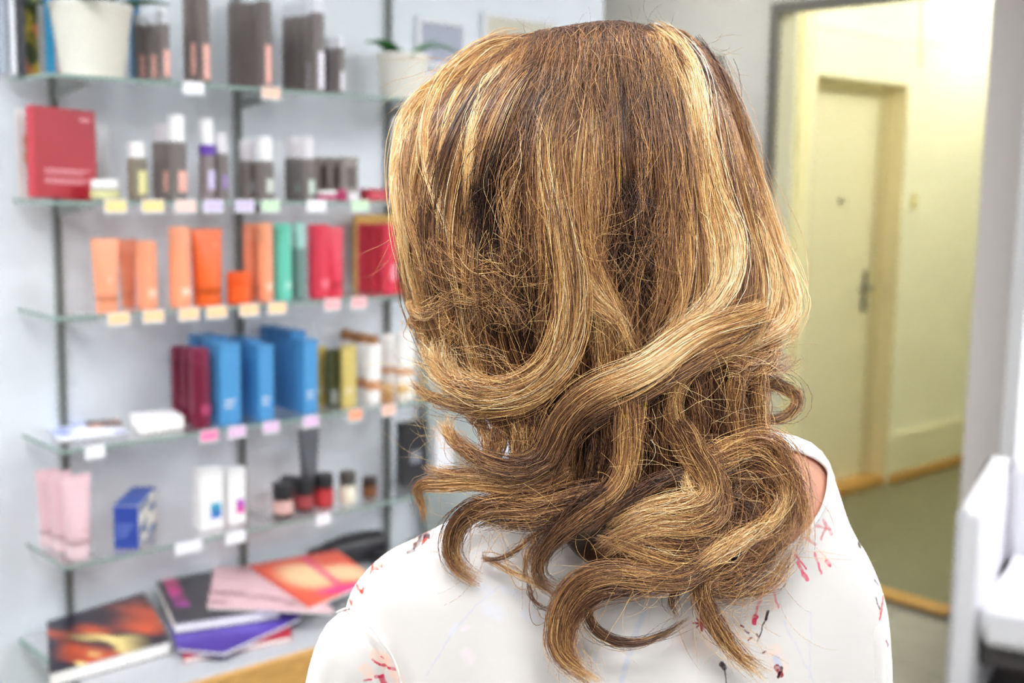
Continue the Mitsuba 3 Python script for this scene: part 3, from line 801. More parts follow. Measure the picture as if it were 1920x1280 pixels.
for i, (a, b, yt, c1, c2, nm) in enumerate([(362, 419, 878, (60, 170, 190), (48, 90, 190), 'blue-green'), (419, 461, 876, (160, 70, 190), (222, 70, 150), 'purple-pink')]):
    k = carton('white carton with a %s printed square' % nm, 'white cartons on the fifth shelf', a, b, yt, 4, .17, (240, 240, 240), k=.6)
    t, c, W, H = geom(a, b, yt, 4, .17)
    wd = facing(c, W, .6)
    sq = box(-wd * .05, wd * .38, -wd * .3 - .0009, -wd * .3, H * .2, H * .44)
    zc, zz = EYE + SH[4] + H * .2, H * .24
    key = 'square_%d' % i
    pmat(key, (lambda c1, c2, zc, zz: lambda p, n, uv: mix(lin(c2), lin(c1), (p.z - zc) / zz))(c1, c2, zc, zz), .4)
    part(k, 'emblem', put(sq, frame(c)), key, smooth=False)
g = 'small jars with dark lids on the fifth shelf'
jar('small dark jar with black lid behind the front jars', g, 526, 556, 893, 4, .09, (70, 40, 40), BLACK, .4, (120, 60, 60))
jar('small jar with pink label and black lid, nearest of the jars', g, 511, 549, 905, 4, .185, (60, 36, 38), BLACK, .4, (216, 176, 170))
jar('small jar with dark red label and black lid, second of the jars', g, 552, 588, 895, 4, .175, (60, 30, 34), BLACK, .42, (150, 60, 66))
jar('small red jar with black lid, third of the jars', g, 589, 625, 888, 4, .175, (150, 40, 46), BLACK, .38, (182, 50, 56))
jar('small cream coloured jar with dark lid', g, 636, 667, 884, 4, .175, (220, 216, 196), (70, 66, 62), .4, (230, 226, 206))
jar('small dark brown jar, rightmost of the row', g, 679, 707, 894, 4, .17, (84, 52, 30), (44, 32, 26), .35, (110, 66, 34))
squeeze('dark grey metallic tube standing behind the small jars', None, 556, 602, 805, 4, .10, (96, 98, 104), cap=(60, 60, 64), foot=.62)
k = carton('black pouch with pale grey print at the right end of the fifth shelf', None, 742, 803, 790, 4, .13, (32, 32, 36), k=.35, panel=((120, 122, 130), .3, .7, .35, .55), lines=0)
carton('white box at the right end of the fifth shelf, behind the hair', None, 806, 850, 800, 4, .13, (232, 232, 236), k=.4)

# ---- bottom board: books and magazines
hb = SH[5]


def quad(pts, h):
    return [on_shelf(x, y, h) for x, y in pts]


def cover_uv(corners):
    """the axes of a cover lying flat: origin, two edge vectors (world), for a printed picture"""
    P = [S(a, b, 0) for a, b in corners]
    return P[0], P[1] - P[0], P[3] - P[0]


def print_mat(key, corners, fn):
    o, a, b = cover_uv(corners)
    A = np.linalg.inv(np.array([[a[0], b[0]], [a[1], b[1]]]))

    def f(p, n, uv):
        x, y = p.x - float(o[0]), p.y - float(o[1])
        return fn(x * float(A[0, 0]) + y * float(A[0, 1]), x * float(A[1, 0]) + y * float(A[1, 1]))
    return pmat(key, f, .3, .5)


def streaks(u, v):
    a = u * 1.0 + v * .55
    s = noise((u - v * .9) * 11, a * 2.2, 3)
    s2 = noise((u - v * .9) * 5 + 7, a * 1.5, 9)
    c = mix(lin((34, 26, 40)), lin((206, 84, 40)), smoothstep(.35, .75, s2) * smoothstep(-.1, .5, v + .4 * (1 - u)))
    c = mix(c, lin((244, 220, 140)), smoothstep(.62, .85, s) * smoothstep(.35, .8, v) * smoothstep(1.0, .5, u))
    return mix(c, lin((30, 28, 46)), smoothstep(.35, -.05, v) * .85)


cA = quad([(88, 1165), (270, 1110), (320, 1200), (92, 1262)], hb + .032)
print_mat('cover_streaks', cA, streaks)
flat('book', 'thick book with a dark cover and fiery orange streaks, leftmost on the bottom shelf', 'book', cA, hb, .032, 'cover_streaks', lab=(40, 32, 40))
cR = quad([(338, 1192), (545, 1150), (546, 1192), (345, 1234)], hb + .012)
flat('book', 'red book at the bottom of the pile on the bottom shelf', 'book', cR, hb, .012, mat((170, 26, 48), .4), lab=(170, 26, 48))
cP = quad([(315, 1160), (520, 1105), (566, 1155), (420, 1222), (334, 1214)], hb + .024)
flat('book', 'purple book lying on the red book', 'book', cP, hb + .0125, .011, pmat('cover_purple', lambda p, n, uv: mix(lin((62, 30, 140)), lin((84, 60, 170)), smoothstep(.4, .7, fbm(p.x * 9, p.y * 9))), .35), lab=(56, 28, 130))
cB = quad([(288, 1080), (398, 1072), (525, 1140), (328, 1168)], hb + .050)


def pinkpanel(u, v):
    m_ = smoothstep(.10, .13, u) * smoothstep(.36, .33, u) * smoothstep(.1, .14, v) * smoothstep(.72, .68, v)
    g_ = smoothstep(.35, .6, noise(u * 6, v * 34, 2))
    return mix(lin((44, 42, 48)), mix(lin((236, 60, 130)), lin((120, 50, 160)), v * 1.2 - .1), m_ * (.35 + .65 * g_))


print_mat('cover_black', cB, pinkpanel)
flat('book', 'black book with a pink lettered panel and thick white pages', 'book', cB, hb + .0242, .026, 'cover_black', lab=(30, 30, 34))
cM = quad([(402, 1062), (560, 1058), (628, 1148), (388, 1138)], hb + .056)
pmat('cover_rose', lambda p, n, uv: mix(lin((222, 184, 190)), lin((170, 130, 140)), smoothstep(.5, .75, fbm(p.x * 12, p.y * 30))), .35)
flat('magazine', 'pale pink magazine under the orange one', 'magazine', cM, hb + .0505, .005, 'cover_rose', pages=False)
cO = quad([(462, 1060), (632, 1030), (705, 1085), (580, 1140)], hb + .062)


def glow(u, v):
    c = mix(lin((222, 84, 50)), lin((240, 200, 150)), smoothstep(.36, .12, dr.sqrt(dr.square(u - .38) + dr.square((v - .42) * .9))))
    c = mix(c, lin((240, 196, 150)), smoothstep(.26, .1, dr.sqrt(dr.square(u - .74) + dr.square(v - .5))))
    c = mix(c, lin((222, 50, 110)), smoothstep(.07, .02, abs(u - .60 + .12 * v)) * .8)
    c = mix(c, lin((214, 40, 120)), smoothstep(.10, .03, abs(v - .78)) * smoothstep(.15, .4, u))
    c = mix(c, lin((200, 60, 44)), dr.maximum(smoothstep(.07, .02, u), dr.maximum(smoothstep(.07, .02, v), smoothstep(.94, .99, v))))
    return c


print_mat('cover_glow', cO, glow)
flat('magazine', 'glossy orange and pink magazine on top of the pile', 'magazine', cO, hb + .0562, .006, 'cover_glow', pages=False)
hd = thing('hair_dryer', 'black hair dryer lying behind the orange magazine', 'hair dryer')
q0, q1 = on_shelf(622, 1036, hb + .05), on_shelf(770, 1050, hb + .05)
ca = S(*q0, hb + .042) - N * .02
part(hd, 'barrel', tube([ca, ca + D * .06, ca + D * .12, ca + D * .17], [.03, .040, .04, .034], 20), mat((40, 40, 44), .35))
part(hd, 'nozzle', tube([ca - D * .002, ca - D * .05], [.027, .022], 20), mat((30, 30, 34), .4))
part(hd, 'handle', tube([ca + D * .12 + Z * -.01, ca + D * .13 + N * .04 + Z * -.02, ca + D * .15 + N * .11 + Z * -.024], [.019, .018, .017], 16), mat((40, 40, 44), .35))
part(hd, 'grille', tube([ca + D * .171, ca + D * .176], [.033, .03], 20), mat((120, 120, 126), .3, .5, .8))
bg = thing('bag', 'black soft bag at the right end of the bottom shelf, beside the shoulder', 'bag')
cb = S(*on_shelf(730, 1075, hb), hb) + D * .25 + N * .0
ms = m3.Manifold.batch_hull([m3.Manifold.sphere(.028, 20).translate(v) for v in [(-.13, -.05, .03), (.16, -.05, .03), (.16, .05, .03), (-.13, .05, .03), (-.02, 0, .055), (.10, .01, .075)]])
part(bg, 'body', put(trimesh.Trimesh(*[(q.vert_properties[:, :3], q.tri_verts) for q in [ms.to_mesh()]][0]), frame(cb)), mat((44, 44, 48), .7))
part(bg, 'strap', put(tube(catmull([[-.1, -.02, .085], [-.04, -.05, .10], [.05, -.05, .108], [.12, -.02, .09]], 20), .006, 8), frame(cb)), mat((30, 30, 34), .6))

# ---- right of the shelves: two pictures and a tall mirror on the wall
for i, (x0, x1, y0, y1, col, lb) in enumerate([(790, 866, 46, 118, (150, 156, 172), 'grey-blue picture in a pale frame on the wall above the hair'), (912, 1036, 40, 118, (186, 182, 164), 'beige picture in a pale frame on the wall, right of the grey-blue one')]):
    ta, tb2 = shelf_t(x0, .012, .25), shelf_t(x1, .012, .25)
    tm = (ta + tb2) / 2
    hs = []
    for yy in (y0, y1):
        lo, hi = -.2, .8
        for _ in range(40):
            mm = (lo + hi) / 2
            lo, hi = (mm, hi) if proj(S(tm, .012, mm))[1] > yy else (lo, mm)
        hs.append(lo)
    k = thing('picture', lb, 'picture')
    w_ = (tb2 - ta) / 2
    m = frame(S(tm, 0, 0))
    part(k, 'print', put(box(-w_, w_, -.010, -.002, hs[1], hs[0]), m), pmat('print_%d' % i, (lambda c: lambda p, n, uv: mix(lin(np.array(c) * .94), lin(np.clip(np.array(c) * 1.06, 0, 255)), fbm(p.x * 8, p.y * 8, p.z * 8)))(col), .4), smooth=False)
    b_ = .016
    part(k, 'frame', put(cat(box(-w_ - b_, w_ + b_, -.014, -.001, hs[0], hs[0] + b_, .002), box(-w_ - b_, w_ + b_, -.014, -.001, hs[1] - b_, hs[1], .002), box(-w_ - b_, -w_, -.014, -.001, hs[1], hs[0], .002), box(w_, w_ + b_, -.014, -.001, hs[1], hs[0], .002)), m), mat((214, 216, 220), .5), smooth=False)
ta, tb2 = shelf_t(800, .03, -.5), shelf_t(900, .03, -.5)
mk = thing('room_divider', 'grey-green frosted glass divider standing right of the shelves behind the hair', 'divider')
m = frame(S((ta + tb2) / 2, .03, 0))
w_ = (tb2 - ta) / 2
part(mk, 'pane', put(box(-w_, w_, -.004, .004, -1.0, -.24, .001), m), mat((166, 174, 171), .25, .5), smooth=False)
part(mk, 'edge', put(cat(box(-w_ - .006, -w_, -.006, .006, -1.0, -.24, .001), box(-w_, w_, -.006, .006, -.24, -.234, .001)), m), GEDGE, smooth=False)
part(mk, 'stand', put(box(-w_ * .9, w_ * .9, -.03, .028, hb - .0, -1.0, .003), m), STEEL, smooth=False)


# ------------------------------------------------------------------ the person: placed by (u, v, d): u, v as seen in the photograph, d = distance in front of the head's middle, in units of .36 mm
HD, UN = .95, .00036


def P(u, v, d):
    u, v, d = np.broadcast_arrays(np.asarray(u, float), v, d)
    return at(u, v, HD - d * UN)


pn = thing('person', 'woman seen from behind with wavy highlighted blonde and brown hair and white floral blouse', 'person')
SKIN = pmat('skin', lambda p, n, uv: mix(lin((222, 168, 142)), lin((206, 146, 122)), fbm(p.x * 60, p.y * 60, p.z * 60)), .5, .4)

# rows of the trunk: v, left, right, half depth
ROWS = np.array([(700, 1012, 1290, 128), (760, 1005, 1300, 130), (798, 1000, 1335, 134), (806, 998, 1395, 136), (814, 995, 1452, 138), (824, 990, 1494, 142), (835, 985, 1520, 146), (850, 980, 1538, 150), (870, 965, 1552, 158),
                 (900, 950, 1565, 168), (930, 915, 1575, 174), (960, 868, 1584, 179), (985, 822, 1594, 183), (1000, 795, 1601, 186), (1015, 765, 1609, 188), (1030, 738, 1617, 190), (1065, 690, 1637, 194), (1110, 655, 1656, 197), (1150, 646, 1664, 199),
                 (1200, 650, 1669, 201), (1280, 660, 1674, 204), (1400, 670, 1672, 206), (1550, 680, 1650, 205), (1750, 720, 1600, 200), (2000, 700, 1620, 215), (2150, 690, 1630, 222)], float)
D0 = -30.
RI = [PchipInterpolator(ROWS[:, 0], gaussian_filter1d(ROWS[:, k], .6)) for k in (1, 2, 3)]


def trunk(v, s, side=1, inset=0., grow=0.):
    """(u, v, d) of the trunk's surface at row v and s from -1 (left) to 1 (right); side 1 is the back"""
    L, R, dm = (RI[k](v) for k in (0, 1, 2))
    L, R, dm = L + inset - grow, R - inset + grow, dm - inset * .8 + grow * .8
    c, hw = (L + R) / 2, (R - L) / 2
    return c + hw * s, v, D0 + side * dm * np.sqrt(np.clip(1 - np.abs(s) ** 2.4, 0, 1)) ** .9


def trunk_ring(v, n, inset=0., grow=0.):
    th = np.arange(n) * 2 * np.pi / n
    s = np.sin(th)
    s = np.sign(s) * np.abs(s) ** .9
    side = np.where(np.cos(th) >= 0, 1., -1.)
    u, vv, d = trunk(np.full(n, v), s, side, inset, grow)
    return u, vv, d


# ---- body: one continuous mesh
def man(mesh):
    return m3.Manifold(m3.Mesh(np.asarray(mesh.vertices, np.float32), np.asarray(mesh.faces, np.uint32)))


def bone(a, b, ra, rb):
    return m3.Manifold.batch_hull([m3.Manifold.sphere(ra, 20).translate(np.asarray(a).tolist()), m3.Manifold.sphere(rb, 20).translate(np.asarray(b).tolist())])


def blob(ps):
    return m3.Manifold.batch_hull([m3.Manifold.sphere(r, 20).translate(np.asarray(p).tolist()) for p, r in ps])


def to_trimesh(m):
    q = m.to_mesh()
    t = trimesh.Trimesh(np.array(q.vert_properties[:, :3]), np.array(q.tri_verts), process=True)
    return t


vs = [700, 735, 770, 800, 806, 814, 824, 835, 850, 870, 900, 940, 985, 1030, 1080, 1150, 1250]
tr = loft([P(*trunk_ring(v, 64, 9.)) for v in vs])
if tr.volume < 0:
    tr.invert()
HC = P(1112, 360, -10)                          # middle of the skull
X, Y = np.array([1., 0, 0]), np.array([0, 1., 0])
head = [m3.Manifold.sphere(1., 48).scale([.074, .092, .106]).translate(HC.tolist()),
        blob([(HC + Y * .045 - Z * .02, .062), (HC + Y * .055 - Z * .075, .040), (HC + Y * .072 - Z * .108, .017), (HC - Z * .07 + Y * .02, .05)]),
        blob([(HC + Y * .094 - Z * .005, .008), (HC + Y * .112 - Z * .040, .010), (HC + Y * .098 - Z * .045, .012)]),
        blob([(HC + Y * .090 - X * .03 + Z * .018, .008), (HC + Y * .096 + Z * .016, .008), (HC + Y * .090 + X * .03 + Z * .018, .008)]),
        bone(HC - Z * .04 - Y * .02, P(1145, 760, -30), .056, .052)]
for s in (-1, 1):
    head.append(blob([(HC + X * s * .076 + Z * .01 - Y * .01, .010), (HC + X * s * .079 - Z * .03 - Y * .004, .008), (HC + X * s * .081 + Z * .012 + Y * .004, .008)]))
SHL, SHR = P(722, 1235, -50), P(1566, 1190, -55)
hips = np.array([(SHL[0] + SHR[0]) / 2, HD + .02, .90])
limbs = []
hands_at = []
for sgn, sh in ((-1, SHL), (1, SHR)):
    el = sh + np.array([sgn * .028, .012, -.265])
    wr = el + np.array([sgn * .01, .07, -.235])
    limbs += [bone(sh, el, .033, .031), bone(el, wr, .031, .023)]
    hand = blob([(wr, .022), (wr + np.array([0, -.018 * 1 + .02, -.075]), .013), (wr + np.array([0, .045, -.07]), .012)])
    limbs.append(hand)
    for i, (oy, ln) in enumerate([(.006, .058), (.02, .07), (.034, .076), (.046, .07)]):
        a = wr + np.array([0, oy, -.075])
        b = a + np.array([-sgn * .006, .003, -ln * .5])
        c = b + np.array([-sgn * .014, .002, -ln * .45])
        limbs += [bone(a, b, .0085, .008), bone(b, c, .008, .007)]
    a = wr + np.array([-sgn * .006, .035, -.03])
    b = a + np.array([-sgn * .012, .034, -.028])
    limbs += [bone(a, b, .011, .009), bone(b, b + np.array([-sgn * .004, .012, -.03]), .009, .0075)]
belly = m3.Manifold.batch_hull([m3.Manifold.sphere(1, 28).scale([.135, .065, .05]).translate((hips + Z * .29).tolist()), m3.Manifold.sphere(1, 28).scale([.125, .085, .06]).translate((hips + Z * .20).tolist()),
                                m3.Manifold.sphere(1, 28).scale([.165, .105, .08]).translate((hips + Z * .02).tolist())])
legs = []
for sgn in (-1, 1):
    hp_, kn, an = hips + np.array([sgn * .085, 0, -.02]), np.array([hips[0] + sgn * .085, HD + .035, .48]), np.array([hips[0] + sgn * .09, HD + .01, .085])
    legs += [bone(hp_, kn, .082, .055), bone(kn, an, .055, .036), blob([(an - Z * .03, .036), (an + np.array([0, -.045, -.052]), .026), (an + np.array([sgn * .01, .11, -.058]), .024)])]
body = m3.Manifold.batch_boolean([man(tr), *head, *limbs, belly, *legs], m3.OpType.Add)
bm = to_trimesh(body.refine_to_length(.012))
bm = trimesh.smoothing.filter_taubin(bm, iterations=8)
scene[pn + '__body'] = mikit.ply(bm, SKIN, smooth=True)
for s in (-1, 1):
    e = part(pn, 'eye', put(trimesh.creation.icosphere(3, .0115), frame(HC + Y * .083 + X * s * .031 - Z * .002, X, Y)), mat((238, 236, 232), .2), smooth=True)
    part(e, 'iris', put(lathe([(0, 0), (.0055, 0), (.0055, .001), (0, .0014)], 16), frame(HC + Y * .0940 + X * s * .031 - Z * .002, X, -Z)), mat((70, 96, 120), .2))
part(pn, 'mouth', put(to_trimesh(blob([([-.02, 0, 0], .004), ([0, .004, .001], .006), ([.02, 0, 0], .004)])), frame(HC + Y * .0955 - Z * .072, X, Y)), mat((190, 92, 92), .4), smooth=True)

# trousers and shoes
tl = []
for sgn in (-1, 1):
    hp_, kn, an = hips + np.array([sgn * .085, 0, -.02]), np.array([hips[0] + sgn * .085, HD + .035, .48]), np.array([hips[0] + sgn * .09, HD + .012, .12])
    tl += [bone(hp_, kn, .090, .066), bone(kn, an, .066, .054)]
tl.append(m3.Manifold.batch_hull([m3.Manifold.sphere(1, 28).scale([.176, .116, .07]).translate((hips + Z * .03).tolist()), m3.Manifold.sphere(1, 28).scale([.17, .11, .06]).translate((hips - Z * .08).tolist())]))
tm = trimesh.smoothing.filter_taubin(to_trimesh(m3.Manifold.batch_boolean(tl, m3.OpType.Add).refine_to_length(.018)), iterations=8)
part(pn, 'trousers', tm, pmat('denim', lambda p, n, uv: mix(lin((40, 46, 64)), lin((58, 66, 88)), fbm(p.x * 90, p.y * 90, p.z * 90)), .8, .2), smooth=True)
for sgn in (-1, 1):
    an = np.array([hips[0] + sgn * .09, HD + .01, 0])
    sole = m3.Manifold.batch_hull([m3.Manifold.cylinder(.014, r, r, 24).translate((an + q).tolist()) for q, r in ((np.array([0, -.055, 0]), .034), (np.array([sgn * .008, .06, 0]), .042), (np.array([sgn * .004, .12, 0]), .034))])
    up = blob([(an + np.array([0, -.055, .044]), .032), (an + np.array([0, 0, .075]), .043), (an + np.array([sgn * .008, .07, .042]), .038), (an + np.array([sgn * .004, .125, .034]), .028)])
    sk_ = part(pn, 'shoe', to_trimesh(up), mat((46, 42, 42), .4), smooth=True)
    part(sk_, 'sole', to_trimesh(sole), mat((226, 224, 220), .5))

# ---- the blouse and its print
PRINT = []


def stroke(u1, v1, u2, v2, r, rgb, a=1., soft=.5):
    q = P(*trunk(np.array([v1, v2], float), np.array([0., 0.])))
    sa = [(u - (np.interp(v, ROWS[:, 0], ROWS[:, 1]) + np.interp(v, ROWS[:, 0], ROWS[:, 2])) / 2) / ((np.interp(v, ROWS[:, 0], ROWS[:, 2]) - np.interp(v, ROWS[:, 0], ROWS[:, 1])) / 2) for u, v in ((u1, v1), (u2, v2))]
    q = P(*trunk(np.array([v1, v2], float), np.clip(np.array(sa), -1, 1)))
    PRINT.append((q[0, 0], q[0, 2], q[1, 0], q[1, 2], r * UN, lin(rgb), a, soft))


PEACHY, ROSE, MAGN, REDO, DARK, LILA, STEM = (248, 214, 196), (224, 120, 130), (204, 36, 84), (226, 70, 50), (52, 26, 40), (214, 214, 232), (216, 213, 222)
for a in [(850, 1182, 800, 1262), (892, 1135, 850, 1182), (935, 1100, 892, 1135)]:
    stroke(*a, 2.2, STEM, .8, .6)
for a, r in [((852, 1172, 846, 1186), 7), ((896, 1098, 912, 1110), 14), ((915, 1142, 932, 1150), 18), ((945, 1104, 965, 1112), 10), ((985, 1150, 1000, 1160), 12), ((1010, 1080, 1030, 1095), 14)]:
    stroke(*a, r, (226, 226, 235), .75, .9)
stroke(874, 1226, 880, 1236, 13, (244, 226, 232), .7, 1.)
stroke(868, 1178, 876, 1176, 6, (240, 226, 234), .7, .9)
for a in [(1210, 1140, 1190, 1185), (1190, 1185, 1163, 1280)]:
    stroke(*a, 7, (206, 210, 222), .75, .7)
for a in [(1520, 1145, 1517, 1270), (1470, 1165, 1525, 1275), (1120, 1220, 1100, 1280)]:
    stroke(*a, 2.5, STEM, .7, .6)
# strip over the left shoulder
for a in [(693, 1071, 701, 1058), (697, 1061, 707, 1067), (705, 1062, 712, 1051), (709, 1057, 716, 1061), (713, 1050, 718, 1057)]:
    stroke(*a, 2.2, REDO, .9, .3)
stroke(668, 1100, 673, 1110, 4, REDO, .9, .4); stroke(673, 1110, 680, 1103, 2.5, REDO, .9, .4); stroke(669, 1088, 671, 1099, 1.2, REDO, .8, .3)
stroke(655, 1126, 659, 1134, 4, REDO, .9, .4); stroke(660, 1120, 658, 1128, 1.2, DARK, .8, .3)
stroke(712, 1050, 738, 1038, 5, PEACHY, .7, .8); stroke(660, 1140, 672, 1128, 6, PEACHY, .6, .8)
stroke(725, 1052, 782, 1016, 2.2, PEACHY, .9, .6); stroke(782, 1016, 830, 1000, 2.2, PEACHY, .7, .6)
for a in [(768, 1012, 782, 1006), (780, 1008, 792, 1002), (788, 1006, 800, 998), (796, 1002, 806, 997)]:
    stroke(*a, 2.6, (70, 36, 50), .9, .4)
stroke(797, 999, 803, 996, 2, (190, 70, 60), .9, .4)
# flower on the left sleeve
for a, r in [((704, 1212, 722, 1240), 12), ((722, 1236, 742, 1262), 14), ((690, 1232, 700, 1250), 12), ((672, 1262, 690, 1270), 12), ((740, 1262, 748, 1280), 14)]:
    stroke(*a, r, PEACHY, .75, .8)
for a, r in [((702, 1222, 714, 1240), 2.2), ((714, 1240, 728, 1253), 2.6), ((728, 1253, 741, 1254), 4), ((716, 1226, 720, 1234), 1.5), ((689, 1254, 700, 1259), 2.6), ((708, 1258, 718, 1266), 4), ((715, 1264, 722, 1282), 6)]:
    stroke(*a, r, MAGN, .85, .35)
# right side flowers
for a, r, al in [((1290, 1190, 1315, 1205), 34, .45), ((1330, 1150, 1345, 1165), 20, .4), ((1452, 1225, 1462, 1250), 20, .5), ((1445, 1110, 1452, 1140), 10, .5), ((1540, 1040, 1548, 1060), 10, .6)]:
    stroke(*a, r, PEACHY, al, .9)
stroke(1456, 1235, 1460, 1250, 9, (196, 204, 226), .8, .9)
for a in [(1306, 1160, 1322, 1176), (1322, 1160, 1306, 1176), (1313, 1152, 1315, 1182), (1300, 1168, 1328, 1168), (1325, 1176, 1334, 1184)]:
    stroke(*a, 2.2, (160, 20, 44), .9, .3)
stroke(1431, 1112, 1415, 1160, 3.2, ROSE, .85, .4); stroke(1416, 1158, 1414, 1168, 6.5, (210, 30, 84), .95, .3)
stroke(1440, 1146, 1436, 1162, 3.2, DARK, .95, .25); stroke(1436, 1162, 1420, 1206, 1.6, DARK, .9, .25)
for a in [(1396, 1182, 1404, 1188), (1389, 1172, 1394, 1176), (1405, 1200, 1409, 1196), (1430, 1225, 1436, 1222), (1418, 1190, 1421, 1196)]:
    stroke(*a, 2.4, (110, 30, 60), .9, .35)
stroke(1448, 1100, 1460, 1138, 3, ROSE, .7, .5); stroke(1436, 1104, 1452, 1096, 3, (230, 110, 110), .7, .5)
for a, r in [((1496, 1055, 1508, 1080), 3.5), ((1506, 1076, 1513, 1086), 5), ((1490, 1040, 1512, 1066), 2.6), ((1527, 1038, 1540, 1075), 3), ((1548, 1052, 1556, 1060), 4)]:
    stroke(*a, r, (224, 84, 110), .85, .4)
for a, r in [((1545, 975, 1560, 1000), 4), ((1532, 985, 1556, 992), 3), ((1550, 990, 1540, 1010), 3), ((1505, 1005, 1530, 1020), 3)]:
    stroke(*a, r, (204, 110, 116), .7, .6)
stroke(1456, 1250, 1466, 1266, 6, (150, 20, 40), .95, .3); stroke(1466, 1252, 1460, 1270, 3.5, (40, 12, 24), .95, .3)
stroke(1352, 1244, 1358, 1252, 6, (46, 22, 40), .95, .35); stroke(1358, 1252, 1364, 1280, 1.8, (46, 22, 40), .9, .3)
stroke(1656, 1122, 1652, 1148, 5, (236, 52, 40), .95, .3); stroke(1652, 1148, 1650, 1160, 3, (236, 52, 40), .95, .3)
stroke(1640, 1085, 1648, 1098, 2.2, DARK, .9, .3); stroke(1643, 1120, 1651, 1142, 1.6, DARK, .9, .3); stroke(1608, 1018, 1612, 1026, 3, DARK, .9, .3); stroke(1661, 1200, 1664, 1210, 2.5, (150, 70, 120), .9, .3)


def cloth(p, n, uv):
    c = mi.Color3f(*lin((226, 221, 217)))
    wx, wz = (noise(p.x * 260, p.z * 260, p.y * 50) - .5) * .0016, (noise(p.x * 260 + 9, p.z * 260 + 5, p.y * 50) - .5) * .0016
    blot = .55 + .45 * smoothstep(.25, .6, noise(p.x * 420, p.z * 420, p.y * 60))
    for x1, z1, x2, z2, r, col, a, soft in PRINT:
        ex, ez = x2 - x1, z2 - z1
        L2 = ex * ex + ez * ez + 1e-9
        px, pz = p.x + wx - float(x1), p.z + wz - float(z1)
        t = dr.clip((px * float(ex) + pz * float(ez)) / float(L2), 0, 1)
        d = dr.sqrt(dr.square(px - t * float(ex)) + dr.square(pz - t * float(ez)))
        w = smoothstep(float(r * (1 + soft * .5)), float(r * (1 - soft * .7)), d) * float(a) * blot
        c = c * (1 - w) + mi.Color3f(*col) * w
    return c


CLOTH = pmat('blouse_cloth', cloth, .75, .25, bump=lambda p, n, uv: noise(p.x * 1500, p.y * 1500, p.z * 900), bscale=.00012)
nv, nt = 150, 260
vv = np.concatenate([np.linspace(804, 900, 30), np.linspace(904, 1300, 76), np.linspace(1310, 2150, 44)])
R3 = []
for v in vv:
    u_, v_, d_ = trunk_ring(v, nt, 0, 1.0)
    # folds of the cloth: soft vertical drapes below the shoulders
    k = np.clip((v - 1050) / 250, 0, 1)
    fold = k * (7 * np.sin(u_ * .035 + v * .004) + 5 * np.sin(u_ * .017 - v * .006 + 1)) + 3 * (meshkit.noise(np.stack([u_ / 90, v_ / 140, d_ * 0], -1)) - .5) * 2
    side = np.sign(d_ - D0 + 1e-9)
    R3.append(np.stack([u_, v_, d_ + side * fold * np.clip(np.abs(d_ - D0) / 60, 0, 1)], -1))
R3 = np.array(R3)
bl = loft(P(R3[..., 0], R3[..., 1], R3[..., 2]), close=False)
uvd = R3.reshape(-1, 3)


def in_neck(u, v):
    dx = (u - 1290) / 263.
    dy = np.where(v < 892, (v - 892) / 74., (v - 892) / 183.)
    return (np.abs(dx) ** 2.1 + np.abs(dy) ** 2.1) < 1


fu = uvd[bl.faces].mean(1)
keep = ~((in_neck(fu[:, 0], fu[:, 1])))
bl.update_faces(keep)
bl.remove_unreferenced_vertices()
bk2 = thing(pn + '__blouse', '', '')
labels.pop(bk2)
labels[pn + '__blouse'] = {'label': 'white blouse printed with loose red and peach flowers'}
scene[pn + '__blouse'] = mikit.ply(bl, CLOTH, smooth=True)
# hem along the neckline
th = np.linspace(0, 2 * np.pi, 160, endpoint=False)
hu = 1290 + 263 * np.sign(np.cos(th)) * np.abs(np.cos(th)) ** (2 / 2.1)
hv = np.where(np.sin(th) < 0, 892 + 74 * -np.abs(np.sin(th)) ** (2 / 2.1), 892 + 183 * np.abs(np.sin(th)) ** (2 / 2.1))
cL, cR = np.interp(hv, ROWS[:, 0], ROWS[:, 1]), np.interp(hv, ROWS[:, 0], ROWS[:, 2])
hs_ = np.clip((hu - (cL + cR) / 2) / ((cR - cL) / 2), -1, 1)
hp3 = P(*trunk(hv, hs_, 1., 0, 2.))
hp3 = np.vstack([hp3, hp3[:2]])
part(pn + '__blouse', 'neck_hem', tube(hp3, .0017, 8), mat((246, 244, 244), .7), smooth=True)
# the hem's other side, over the front edge of the right shoulder
us = np.array([1330, 1400, 1452, 1494, 1520, 1538, 1552, 1562, 1566, 1572.])
vs2 = np.array([797, 804, 812, 822, 833, 848, 868, 894, 920, 945.])
part(pn + '__blouse', 'neck_band', tube(P(us - 3, vs2 + 2, np.full(10, -20.)), [.001, .002, .0028, .003, .003, .003, .003, .0028, .0022, .001], 10), mat((246, 244, 244), .7), smooth=True)


# sleeves
def sleeve(cs, rs, tilt, n=48, seed=0):
    c = catmull(np.c_[np.array(cs, float), np.array(rs, float)], 40)
    p3 = P(c[:, 0], c[:, 1], c[:, 2])
    t = np.gradient(p3, axis=0)
    t /= np.linalg.norm(t, axis=1, keepdims=True)
    th = np.arange(n) * 2 * np.pi / n
    rings = []
    for i in range(len(c)):
        w = max(0., 1 - i / 12.)
        tt = t[i] * (1 - w) + w * np.asarray(tilt, float) / np.linalg.norm(tilt)
        tt /= np.linalg.norm(tt)
        a = np.cross(tt, [0, 1, 0]); a /= np.linalg.norm(a)
        b = np.cross(tt, a)
        f = 1 + np.clip(i / 8., 0, 1) * (.05 * np.sin(th * 5 + i * .05 + seed) + .035 * np.sin(th * 9 - i * .09 + seed * 2))
        r = c[i, 3] * UN * f * (1 if i > 1 else .96)
        rings.append(p3[i] + (r * np.cos(th))[:, None] * a + (r * 1.1 * np.sin(th))[:, None] * b)
    return loft(np.array(rings))


